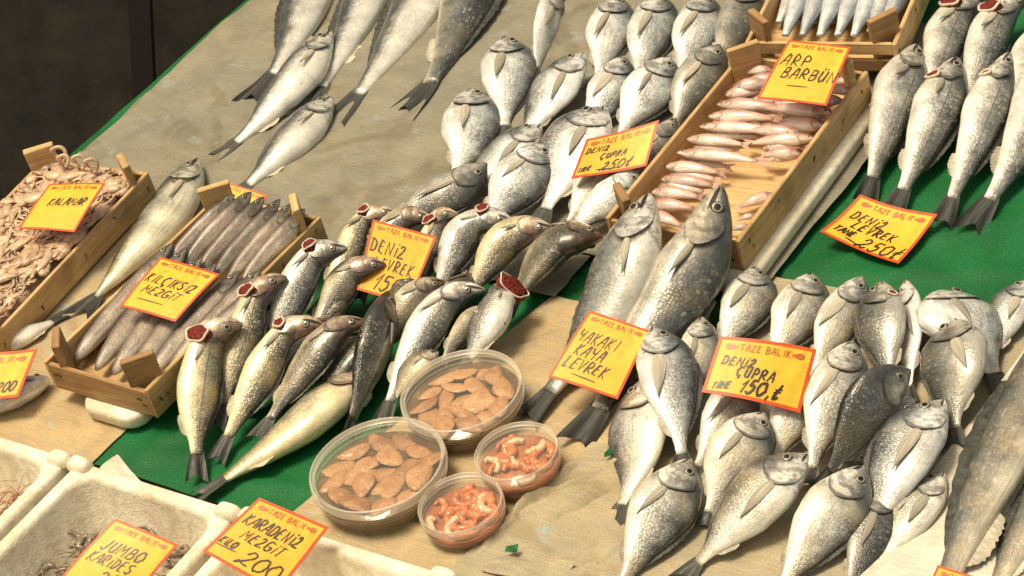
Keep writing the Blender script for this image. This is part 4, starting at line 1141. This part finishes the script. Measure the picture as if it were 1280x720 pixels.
# right hand sea bass on the green tarp
GG = 'sea bass on the tarp at the upper right'
row('bass', 'sea_bass', 'fish', GG, [
    ([(1240, -8, 6), (1208, 8, 6), (1186, 36, 5), (1170, 90, 4), (1152, 160, 2)], 54, 'r', 'bass_cool', 'red gilled sea bass in the back row at the upper right, left one', dict(gape=1.0)),
    ([(1290, -6, 6), (1262, 8, 6), (1240, 36, 5), (1222, 90, 4), (1200, 170, 2)], 54, 'r', 'bass_cool', 'red gilled sea bass in the back row at the upper right, right one', dict(gape=1.0)),
    ([(1330, 20, 5), (1296, 60, 5), (1268, 130, 4), (1246, 190, 2)], 58, 'r', 'bass_cool', 'sea bass in the back row cut by the right edge of the photo'),
    ([(1146, 56, 6), (1126, 110, 5.4), (1104, 178, 3.6), (1080, 258, 1.4)], 66, 'r', 'bass_cool', 'leftmost sea bass at the upper right, tail tucked behind the sign on the tarp', dict(roll=-15)),
    ([(1196, 72, 6.4), (1176, 124, 5.6), (1150, 192, 3.6), (1112, 272, 1.4)], 62, 'r', 'bass_cool', 'second sea bass from the left at the upper right, tail behind the sign corner', dict(gape=.55)),
    ([(1262, 66, 6.4), (1238, 124, 5.6), (1212, 196, 3.6), (1174, 286, 1.2)], 60, 'r', 'bass_cool', 'third sea bass from the left at the upper right, its blue tail touching the tarp', dict(gape=.4)),
    ([(1345, 40, 6), (1304, 120, 5.2), (1262, 210, 3.2), (1208, 294, 1.2)], 68, 'r', 'bass_cool', 'sea bass at the right edge above bare green tarp, only its rear half in view'),
], k=.3)

# heap of sea bass in the middle, heads bent back
GC2 = 'sea bass with bent heads in the middle heap'
B_ = dict(gape=1.0)
row('bass', 'sea_bass', 'fish', GC2, [
    ([(498, 266, 7.5), (470, 268, 7.8), (449, 282, 7), (428, 330, 5), (392, 398, 2.5)], 40, 'r', 'bass', 'sea bass at the back left of the middle heap, head bent behind the sign', B_),
    ([(540, 272, 7.5), (510, 272, 7.6), (488, 290, 6.6), (470, 330, 4.6), (446, 380, 2.5)], 40, 'r', 'bass_dark', 'sea bass behind the middle sign with only the top of its head showing'),
    ([(572, 268, 7.6), (552, 270, 7.8), (543, 288, 7), (528, 330, 5), (504, 392, 2.5)], 40, 'r', 'bass', 'sea bass with red gill right against the right edge of the middle sign', B_),
    ([(640, 276, 7.6), (606, 275, 7.8), (581, 290, 7), (562, 330, 5), (540, 384, 2.5)], 52, 'r', 'bass_cool', 'red gilled sea bass in the back row, second to the right of the middle sign', B_),
    ([(690, 284, 7.6), (656, 288, 7.6), (628, 304, 6.6), (602, 344, 4.6), (572, 392, 2.5)], 52, 'r', 'bass', 'sea bass with clear eye in the back row, pointing at the big silver fish'),
    ([(754, 296, 7), (722, 297, 7.2), (694, 308, 6.4), (664, 346, 4.6), (632, 398, 2.5)], 50, 'r', 'bass_dark', 'dark backed sea bass at the right end of the back row, yellowish throat', dict(roll=30)),
    ([(434, 310, 11), (408, 314, 11.2), (386, 328, 10.4), (360, 380, 7.6), (328, 460, 3.4)], 50, 'r', 'bass_cool', 'sea bass with red gill beside the corner of the whiting crate', B_),
    ([(482, 330, 8), (456, 334, 8.2), (436, 346, 7.2), (414, 378, 5.4), (380, 440, 3)], 46, 'r', 'bass_dark', 'dark sea bass whose head covers the lower left corner of the middle sign'),
    ([(359, 347, 11), (338, 354, 11.2), (320, 372, 10.4), (302, 430, 7.4), (268, 540, 2)], 52, 'r', 'bass', 'sea bass with red gill, second from the left in the front row', B_),
    ([(303, 405, 10.5), (280, 410, 11), (260, 427, 10.2), (247, 500, 6.2), (246, 604, 1.2)], 58, 'r', 'bass', 'leftmost sea bass of the middle heap with red gill and yellow belly', dict(gape=1.15, roll=-12)),
    ([(404, 406, 9), (378, 407, 9.4), (352, 422, 8.6), (316, 486, 5.4), (268, 580, 1.2)], 50, 'r', 'bass', 'sea bass with dark reddish bent head in the front row, tail on the green tarp', dict(gape=.8)),
    ([(458, 402, 8.2), (430, 408, 8.4), (406, 428, 7.4), (364, 486, 4.6), (318, 552, 2)], 50, 'r', 'bass_dark', 'dark scaled sea bass lying above the belly up one', dict(roll=15)),
    ([(470, 462, 3.2), (420, 496, 3.4), (350, 552, 2.6), (242, 624, 1.2)], 58, 'l', 'bass', 'belly up sea bass at the front of the heap with pale spread fins', dict(roll=-30, fins='fin_pale')),
    ([(556, 352, 8), (532, 360, 8.2), (512, 378, 7.4), (486, 420, 5), (462, 470, 2.6)], 46, 'r', 'bass_dark', 'sea bass head just below the lower right corner of the middle sign'),
    ([(488, 364, 9), (474, 410, 7.6), (456, 470, 5), (432, 556, 1.6)], 50, 'l', 'bass_dark', 'sea bass lying back up, its dark striped back towards us', dict(roll=62, pec=True)),
    ([(606, 362, 7.6), (574, 366, 7.8), (546, 390, 7), (510, 450, 4.6), (474, 536, 1.6)], 52, 'r', 'bass_cool', 'long sea bass with clear eye running down to the large mussel tub'),
    ([(632, 404, 6.4), (602, 398, 6.2), (588, 404, 5.6), (566, 432, 4), (546, 470, 2.2)], 36, 'r', 'bass_dark', 'sea bass half hidden between the long one and the opened pink gilled one'),
    ([(640, 352, 6.6), (624, 376, 6.8), (606, 412, 5.6), (574, 470, 3)], 50, 'l', 'bass_cool', 'sea bass with its pink gill opened wide at the right end of the front row', dict(gape=1.7, gill_s=.14)),
    ([(548, 440, 5.2), (528, 452, 5.0), (508, 472, 4), (484, 512, 2)], 36, 'u', 'bass', 'pinkish snout of a small sea bass peeping over the rim of the large mussel tub'),
    ([(426, 392, 4.6), (392, 420, 4.2), (352, 470, 3), (306, 520, 1.6)], 44, 'r', 'bass_dark', 'dark sea bass buried between the two bent heads of the front row', dict(pec=False, roll=30)),
    ([(470, 410, 4), (444, 440, 4), (410, 482, 3), (380, 516, 1.6)], 46, 'r', 'bass_dark', 'dark sea bass buried left of the back up one', dict(pec=False, roll=30)),
    ([(448, 350, 4.6), (420, 376, 4.2), (388, 420, 3), (360, 452, 1.8)], 44, 'r', 'bass_dark', 'dark sea bass buried below the lower left corner of the middle sign', dict(pec=False, roll=30)),
    ([(330, 400, 4), (312, 440, 3.6), (296, 490, 2.6), (276, 530, 1.4)], 40, 'r', 'bass_dark', 'dark sea bass buried at the left between two red gilled ones', dict(pec=False, roll=30)),
    ([(520, 330, 4), (500, 366, 3.8), (476, 410, 2.8), (456, 446, 1.6)], 46, 'r', 'bass_dark', 'dark sea bass buried behind the middle sign', dict(pec=False, roll=30)),
    ([(590, 340, 4), (566, 372, 3.8), (538, 412, 2.8), (510, 446, 1.6)], 46, 'r', 'bass_dark', 'dark sea bass buried under the back row, right of the middle sign', dict(pec=False, roll=30)),
], k=.35, fins='fin_mid', fat=.93)

# two big fish in the centre
row('bass', 'big_fish', 'fish', 'two big fish in the centre', [
    ([(812, 243, 14), (786, 320, 10.5), (738, 424, 4.6), (652, 532, 1.4)], 80, 'l', 'pale_rock_bass', 'big pale headed fish in the centre, left of the dark one', dict(roll=-8, k=.3)),
    ([(901, 233, 15), (872, 320, 10), (806, 430, 4.6), (714, 562, 1.4)], 88, 'r', 'rock_bass', 'big dark scaly fish in the centre with its head against the mullet crate', dict(k=.3)),
], fins='fin_mid')

# lower heap of sea bream
GE = 'sea bream in the lower heap'
row('bream', 'sea_bream', 'fish', GE, [
    ([(946, 334, 5), (934, 376, 4.6), (916, 412, 3.4), (892, 462, 1.6)], 66, 'r', 'bream', 'leftmost bream in the back row of the lower heap, beside the big dark fish'),
    ([(1016, 342, 5), (998, 390, 4.6), (978, 430, 3.4), (956, 482, 1.6)], 68, 'r', 'bream', 'bream in the back row of the lower heap right behind the lower sign'),
    ([(1078, 345, 5), (1050, 394, 4.6), (1030, 440, 3.4), (1000, 500, 1.6)], 56, 'r', 'bream', 'bream in the back row of the lower heap, its eye hidden by a dark neighbour'),
    ([(1132, 350, 4.4), (1134, 400, 4), (1136, 450, 3), (1138, 512, 1.6)], 46, 'l', 'bream_cool', 'narrow pale bream in the back row seen from its belly', dict(roll=-40)),
    ([(1101, 352, 6.4), (1102, 400, 6), (1108, 446, 4.4), (1112, 506, 2)], 68, 'l', 'dark_bream', 'bream with dark open gill in the back row of the lower heap', dict(gape=.5, roll=-10)),
    ([(1170, 368, 4.6), (1206, 408, 4.6), (1226, 440, 3.6), (1258, 490, 1.6)], 92, 'u', 'bream_cool', 'broad pale bream lying behind the big grey one at the right of the lower heap', dict(roll=-20)),
    ([(1284, 350, 3), (1262, 388, 3.2), (1248, 420, 2.4), (1230, 470, 1.4)], 50, 'l', 'bream_cool', 'bream cut by the right edge above the white paper'),
    ([(1193, 399, 7), (1194, 450, 6.6), (1192, 502, 4.6), (1194, 566, 2)], 84, 'l', 'dark_bream', 'big bream with dark flank and pale belly at the right of the lower heap', dict(roll=-28)),
    ([(878, 396, 6), (872, 440, 5.4), (866, 480, 4), (852, 534, 2)], 56, 'r', 'bream', 'bream head tucked just left of the lower sign'),
    ([(942, 470, 5.4), (916, 506, 5), (894, 546, 3.6), (858, 606, 1.6)], 66, 'r', 'bream', 'bream under the lower sign with its dark tail running down to the left'),
    ([(1010, 470, 5.4), (992, 516, 5), (976, 552, 3.6), (958, 606, 1.6)], 58, 'r', 'bream', 'bream under the lower right corner of the lower sign', dict(pec=False)),
    ([(1066, 426, 7.6), (1046, 480, 7), (1028, 536, 5), (1006, 620, 2)], 78, 'r', 'bream', 'bream with orange belly and clear eye, right of the lower sign'),
    ([(1138, 462, 8), (1092, 504, 7.4), (1060, 550, 5.4), (1022, 618, 2.4)], 66, 'l', 'dark_bream', 'dark blue grey bream laid over the orange bellied one', dict(roll=45, pec=False)),
    ([(1180, 500, 6.4), (1134, 560, 6), (1108, 616, 4.2), (1078, 702, 1.6)], 82, 'l', 'bream_cool', 'pale bream with smooth white head, beside the white paper', dict(roll=-5)),
    ([(1146, 500, 4.6), (1110, 520, 4.4), (1080, 552, 3.4), (1036, 610, 1.6)], 62, 'r', 'dark_bream', 'shaded bream squeezed between the dark one and the pale one'),
    ([(1180, 590, 3), (1150, 630, 3), (1120, 670, 2.2), (1082, 730, 1.2)], 58, 'l', 'bream', 'bream lying under the pale one at the edge of the white paper'),
    ([(804, 474, 4.6), (800, 530, 4.2), (796, 584, 3), (762, 664, 1.2)], 76, 'l', 'bream', 'bream at the left of the lower heap with a ragged gill, tail on bare paper', dict(roll=-15)),
    ([(816, 408, 8), (834, 468, 7.4), (848, 532, 5.4), (856, 606, 2.6)], 74, 'r', 'bream_cool', 'bright silver bream touching the corner of the centre sign, tail straight down'),
    ([(956, 516, 7.2), (924, 560, 6.6), (904, 600, 4.8), (876, 668, 2)], 78, 'r', 'bream', 'bream with dark forehead just below the lower sign'),
    ([(864, 574, 6.2), (830, 630, 5.6), (806, 676, 4), (764, 760, 1.4)], 84, 'r', 'bream', 'bream at the bottom left of the lower heap with a long tan fin'),
    ([(1010, 568, 7.2), (958, 612, 6.6), (916, 656, 4.6), (846, 732, 1.6)], 82, 'l', 'bream', 'wide bream at the bottom of the lower heap, snout to the right', dict(mouth=.3)),
    ([(1080, 582, 6.4), (1038, 640, 5.8), (1006, 690, 4), (956, 768, 1.6)], 86, 'r', 'bream', 'scaly bream at the bottom of the lower heap, cut by the bottom edge'),
    ([(1108, 608, 3.4), (1094, 656, 3.2), (1076, 700, 2.4), (1048, 768, 1.2)], 60, 'r', 'dark_bream', 'grey bream under the scaly one at the bottom edge'),
], k=.4, fins='fin_mid')

# big fish on the white paper
row('bass', 'big_fish', 'fish', 'big fish on the white paper', [
    ([(1384, 330, 4.6), (1312, 462, 5), (1234, 610, 4.2), (1180, 735, 2.8), (1126, 870, 1.4)], 84, 'l', 'trout', 'big brown flanked fish on the white paper in the lower right corner', dict(roll=10)),
    ([(1390, 500, 2.6), (1316, 610, 3), (1268, 690, 2.6), (1206, 810, 1.2)], 62, 'l', 'trout', 'darker fish mostly hidden under the big one in the lower right corner'),
], k=.2, fins='fin_pale')
# ------------------------------------------------------------------ price signs, hand lettered
def arc(cx, cy, rx, ry, a0, a1, n=14):
    return [(cx + rx * math.cos(R(a0 + (a1 - a0) * i / (n - 1))), cy + ry * math.sin(R(a0 + (a1 - a0) * i / (n - 1)))) for i in range(n)]
G = {
 'A': [[(0, 0), (.42, 1), (.62, .95), (.72, 0)], [(.14, .38), (.72, .40)]],
 'B': [[(.05, 0), (.1, 1)], [(.1, 1), (.5, .96), (.58, .76), (.45, .56), (.1, .52), (.55, .46), (.66, .22), (.48, .02), (.05, 0)]],
 'C': [arc(.4, .5, .38, .5, 60, 300)],
 'D': [[(.08, 0), (.12, 1)], [(.0, .98), (.4, .98), (.66, .7), (.64, .3), (.4, .03), (.0, .0)]],
 'E': [[(.6, .95), (.2, 1), (.1, .52), (.08, .05), (.6, .0)], [(.1, .52), (.5, .55)]],
 'G': [arc(.4, .5, .38, .5, 50, 330), [(.40, .42), (.76, .42), (.72, .05)]],
 'I': [[(.25, 0), (.32, 1)]],
 'i': [[(.22, 0), (.28, .78)], [(.30, .98), (.33, 1.08)]],
 'J': [[(.6, 1), (.55, .25), (.35, 0), (.05, .18)]],
 'K': [[(.08, 0), (.14, 1)], [(.66, 1), (.12, .46), (.7, -.02)]],
 'L': [[(.14, 1), (.06, .04), (.62, .04)]],
 'M': [[(0, 0), (.14, 1), (.42, .38), (.72, 1), (.84, 0)]],
 'N': [[(.03, 0), (.1, 1), (.62, .02), (.70, 1)]],
 'O': [arc(.4, .5, .38, .5, 100, 460, 20)],
 'P': [[(.08, 0), (.12, 1), (.52, .96), (.62, .72), (.48, .5), (.12, .48)]],
 'R': [[(.05, 0), (.1, 1), (.5, .97), (.6, .74), (.45, .52), (.12, .5), (.66, 0)]],
 'S': [[(.62, .88), (.4, 1), (.12, .85), (.16, .6), (.5, .45), (.58, .2), (.34, 0), (.03, .12)]],
 'T': [[(0, .96), (.72, 1)], [(.36, .98), (.32, 0)]],
 'U': [[(.08, 1), (.05, .3), (.25, 0), (.5, .08), (.62, .4), (.66, 1)], [(.66, 1), (.66, 0)]],
 'u': [[(.08, 1), (.05, .3), (.25, 0), (.5, .08), (.62, .4), (.66, 1)], [(.66, 1), (.66, 0)], [(.2, 1.2), (.24, 1.26)], [(.48, 1.2), (.52, 1.26)]],
 'V': [[(.02, 1), (.28, 0), (.64, 1)]],
 'Y': [[(.04, 1), (.12, .6), (.34, .5), (.6, .62)], [(.66, 1), (.5, .0)]],
 'Z': [[(.05, .92), (.62, .98), (.05, .02), (.7, .0)]],
 'z': [[(.08, .8), (.3, 1), (.56, .82), (.42, .45), (.02, .02), (.72, .04)]],
 'c': [arc(.4, .5, .38, .5, 60, 300), [(.42, 0), (.5, -.14), (.38, -.24)]],
 '0': [arc(.42, .5, .38, .5, 100, 465, 20)],
 '1': [[(.05, .6), (.42, 1), (.2, 0)]],
 '2': [[(.08, .78), (.34, 1), (.62, .84), (.5, .5), (-.1, .02), (.1, .14), (.45, .02), (.8, .1)]],
 '5': [[(.72, 1), (.28, .98), (.2, .58), (.5, .62), (.66, .36), (.5, .06), (.22, -.02), (.02, .12)]],
 't': [[(.55, 1.1), (.25, .1), (.4, 0), (.6, .12)], [(.08, .62), (.72, .74)], [(.06, .46), (.68, .56)]],
 ',': [[(.3, .06), (.2, -.2)]],
 '-': [[(0, .5), (2.6, .42)]],
}
def smooth2(p, n=6):
    p = [np.array(x, float) for x in p]
    if len(p) < 3: return p
    e = [2 * p[0] - p[1]] + p + [2 * p[-1] - p[-2]]
    out = []
    for i in range(len(p) - 1):
        a, b, c, d = e[i:i + 4]
        for q in range(n):
            t = q / n
            out.append(.5 * (2 * b + (c - a) * t + (2 * a - 5 * b + 4 * c - d) * t * t + (3 * b - a - 3 * c + d) * t ** 3))
    return out + [p[-1]]
SHARP = set('AEIKLMNTVZ1')

def sign(corners, h, lines, label, mixk=.5, bulge=(0., 0.), under=None, heading=True, tall=1.):
    """corners TL TR BR BL as seen; lines: (text, x, y, height, slant, pen, spread)"""
    nn = nrm(N * (1 - mixk) + VIEW * mixk)
    cx = sum(c[0] for c in corners) / 4; cy = sum(c[1] for c in corners) / 4
    ctr = at(cx, cy, h)
    cs = []
    for x, y in corners:
        d = ray(x, y); cs.append(CAMP + d * (((ctr - CAMP) @ nn) / (d @ nn)))
    TL, TR, BR, BL = cs
    w = (np.linalg.norm(TR - TL) + np.linalg.norm(BR - BL)) / 2; hgt = (np.linalg.norm(TL - BL) + np.linalg.norm(TR - BR)) / 2
    def S(s, t, off=0.):
        p = TL * (1 - s) * t + TR * s * t + BR * s * (1 - t) + BL * (1 - s) * (1 - t)
        return p + nn * (off + bulge[0] * w * math.sin(math.pi * s) + bulge[1] * hgt * math.sin(math.pi * t) + .004 * w * math.sin(5 * s + 3 * t))
    bx, by = .038, .038 * w / hgt
    ss = [0, bx] + list(np.linspace(bx, 1 - bx, 17))[1:-1] + [1 - bx, 1]; ts = [0, by] + list(np.linspace(by, 1 - by, 13))[1:-1] + [1 - by, 1]
    vs_ = [S(a, b) for a in ss for b in ts]; f = grid_faces(len(ss), len(ts))
    mi = [1 if i in (0, len(ss) - 2) or j in (0, len(ts) - 2) else 0 for i in range(len(ss) - 1) for j in range(len(ts) - 1)]
    n = len(vs_); vs_ += [S(a, b, -.0012) for a in ss for b in ts]; f += [tuple(x + n for x in q[::-1]) for q in f]; mi += [1] * len(mi)
    root = new_mesh('price_sign', vs_, f, [M['card'], M['card_red']], mi=mi, loc=ctr)
    tag(root, label, 'price sign', 'yellow price signs')
    lay = [0]
    def stroke(mb, pts, pen, off):
        """pts in sign fractions; a ribbon of constant width with rounded ends"""
        p = [np.array((x * w, y * hgt)) for x, y in pts]
        q = [p[0]]
        for a in p[1:]:
            if np.linalg.norm(a - q[-1]) > 1e-5: q.append(a)
        if len(q) < 2: return
        lay[0] += 1; o_ = off + lay[0] * 1.2e-5
        L_, R_ = [], []
        for i, a in enumerate(q):
            d1 = nrm(a - q[i - 1]) if i else nrm(q[1] - a); d2 = nrm(q[i + 1] - a) if i < len(q) - 1 else d1
            tn = nrm(d1 + d2); m = np.array([-tn[1], tn[0]]); sc = 1 / max(.55, abs(m @ np.array([-d1[1], d1[0]])))
            wd = pen / 2 * sc * (1 + .18 * math.sin(i * 1.3 + lay[0])) * (.62 if i in (0, len(q) - 1) else 1)
            ext = (-d1 if i == 0 else d1 if i == len(q) - 1 else d1 * 0) * pen * .25
            L_.append(a + m * wd + ext); R_.append(a - m * wd + ext)
        v_ = [S(x[0] / w, x[1] / hgt, o_) for x in L_ + R_]; k_ = len(L_)
        mb.add((v_, [(i, i + 1, k_ + i + 1, k_ + i) for i in range(k_ - 1)]))
    def text(mb, s, x, y, H, slant, pen, spread, jit, off, slope=0.):
        for ch in s:
            if ch == ' ': x += H * .5 * spread * hgt / w; continue
            for g in G[ch]:
                g2 = [(a + rnd.uniform(-jit, jit), b + rnd.uniform(-jit, jit)) for a, b in g]
                if ch not in SHARP: g2 = [tuple(q) for q in smooth2(g2)]
                stroke(mb, [(x + (a * .85 + b * slant) * H * spread * hgt / w, y + b * H + slope * a * H) for a, b in g2], pen, off)
            x += H * spread * hgt / w * (.52 if ch in 'Ii1,' else .98 if ch in 'M' else .86)
            y += slope * H
    mb = MB()
    lim = (1 - by - .035 * w / hgt - .072 * w / hgt - .055) / .86
    for ln in lines:
        s, x, y, H, slant, pen, spread = ln[:7]
        y *= lim; H *= lim * .94; pen *= .86; spread *= 1.06 / lim ** .5
        text(mb, s, x, y, H, slant, pen * w, spread, .05, .0007, ln[7] if len(ln) > 7 else 0.)
    if under:
        for (x0, y0, x1, y1, pen) in under: stroke(mb, [(x0 + (x1 - x0) * q / 6, y0 + (y1 - y0) * q / 6) for q in range(7)], pen * w, .0007)
    if mb.v: mb.build('handwriting', M['ink'], root, smooth=False)
    if heading:
        mb = MB(); H = .072 * w / hgt
        text(mb, 'TAZE BALIK', .245, 1 - by - .035 * w / hgt - H, H, -.0, .0115 * w, .93, .0, .0006)
        for x0, fl in ((.15, 1), (.85, -1)):
            yc = 1 - by - .035 * w / hgt - H * .5; pts = []
            for i in range(15):
                t = i / 14; pts.append((x0 + fl * (-.055 + .11 * t), yc + H * .42 * math.sin(math.pi * min(1, t * 1.02)) ** .7 * (1 - .75 * t) + .15 * H))
            low = [(a, 2 * yc - b + .25 * H - .3 * H) for a, b in pts]
            v_ = [S(a, b, .0006) for a, b in pts] + [S(a, b, .0006) for a, b in low]
            mb.add((v_, [(i, i + 1, 16 + i, 15 + i) for i in range(14)]))
            a, b = x0 + fl * .055, yc
            mb.add(([S(a - fl * .006, b, .00062), S(a + fl * .022, b + H * .4, .00062), S(a + fl * .012, b, .00062), S(a + fl * .022, b - H * .4, .00062)], [(0, 1, 2, 3)]))
        mb.build('printed_heading', M['print'], root, smooth=False)
    return root
sign([(62, 230), (132, 229), (93, 290), (23, 286)], .108, [('KALAMAR', .24, .52, .17, .25, .026, .62, .03)], 'yellow sign reading KALAMAR on the squid heap', .25, (.02, .02))
sign([(201, 321), (275, 343), (219, 402), (150, 383)], .118, [('KILcIKSIz', .06, .56, .18, .25, .026, .72), ('MEzGiT', .14, .34, .16, .3, .022, .85)], 'yellow sign reading KILCIKSIZ MEZGIT on the crate of whiting', .25, (.015, .02), under=[(.18, .20, .62, .20, .014)])
sign([(466, 274), (546, 296), (511, 381), (446, 362)], .078, [('DENiz', .06, .60, .19, .06, .030, .66), ('LEVREK', .18, .38, .17, .12, .026, .66), ('150', .26, .08, .25, .3, .028, .75)], 'yellow sign reading DENIZ LEVREK 150, half hidden by sea bass heads', .62)
sign([(733, 174), (824, 150), (808, 207), (714, 223)], .098, [('DENiz', .07, .70, .15, .2, .020, .9), ('cUPRA', .30, .46, .16, .25, .020, .86), ('TANE', .05, .14, .13, .35, .020, .65, .1), ('250t', .36, .12, .24, .3, .020, .84)], 'yellow sign reading DENIZ CUPRA TANE 250 on the upper bream heap', .5, (-.03, .0), under=[(.30, .13, .62, .10, .014)])
sign([(986, 50), (1064, 59), (1033, 132), (946, 123)], .150, [('ARP', .07, .60, .20, .12, .026, .78), ('BARBuN', .17, .38, .19, .15, .028, .74)], 'yellow sign reading ARP BARBUN on the crate of red mullet', .35, (.01, .015), under=[(.33, .24, .62, .25, .015)])
sign([(1075, 243), (1172, 268), (1123, 329), (1025, 289)], .030, [('DENiz', .10, .60, .19, .25, .024, .80), ('LEVREK', .20, .40, .18, .2, .026, .82), ('TANE', .07, .20, .14, .25, .028, .75), ('250t', .42, .06, .27, .3, .022, .80)], 'yellow sign reading DENIZ LEVREK TANE 250, curled on the green tarp', .22, (-.05, -.05), under=[(.26, .12, .50, .06, .016)])
sign([(737, 388), (814, 414), (772, 499), (685, 471)], .080, [('YAKAKI', .06, .60, .18, .22, .022, .64), ('KAYA', .13, .40, .17, .25, .024, .70), ('LEVREK', .08, .20, .17, .28, .024, .66)], 'yellow sign reading YAKAKI KAYA LEVREK in front of the two big fish', .5, (.015, .02), under=[(.26, .13, .62, .11, .014)])
sign([(900, 420), (1021, 437), (1000, 516), (877, 490)], .100, [('DENiz', .10, .62, .17, .2, .024, .86), ('cUPRA', .28, .42, .19, .18, .024, .80), ('TANE', .08, .10, .14, .3, .024, .62, .12), ('150,t', .36, .12, .27, .3, .030, .70)], 'yellow sign reading DENIZ CUPRA TANE 150 on the lower bream heap', .55, (.06, .0))
sign([(144, 648), (223, 681), (165, 752), (76, 721)], .030, [('JUMBO', .14, .58, .19, .2, .026, .80), ('KARiDES', .10, .36, .18, .22, .022, .68), ('200', .40, .08, .22, .3, .024, .8)], 'yellow sign reading JUMBO KARIDES leaning in the foam box of shrimps', .5, (.03, .02))
sign([(324, 622), (411, 659), (347, 742), (253, 689)], .070, [('KARADENiz', .08, .64, .18, .2, .026, .64), ('MEzGiT', .20, .42, .17, .3, .020, .74), ('KiLO', .04, .24, .12, .25, .022, .66), ('200', .38, .10, .24, .3, .022, .90)], 'yellow sign reading KARADENIZ MEZGIT KILO 200 standing on a foam box rim', .6, (.015, .0), under=[(.04, .19, .30, .20, .014)])
sign([(-62, 440), (47, 436), (23, 496), (-88, 502)], .072, [('200', .68, .18, .26, .3, .024, .62)], 'yellow sign cut by the left edge of the photo', .4, (-.04, .0))
sign([(280, 227), (334, 244), (314, 290), (258, 276)], .030, [('I', .28, .62, .2, .3, .03, .8)], 'yellow sign mostly hidden behind the back post of the whiting crate', .4, (.03, .0))
sign([(1172, 706), (1252, 732), (1228, 800), (1142, 776)], .075, [], 'yellow sign on the big fish, cut by the bottom edge at the right', .4, (.01, .0))
for o_ in bpy.data.objects:
    if '_o' in o_: del o_['_o']
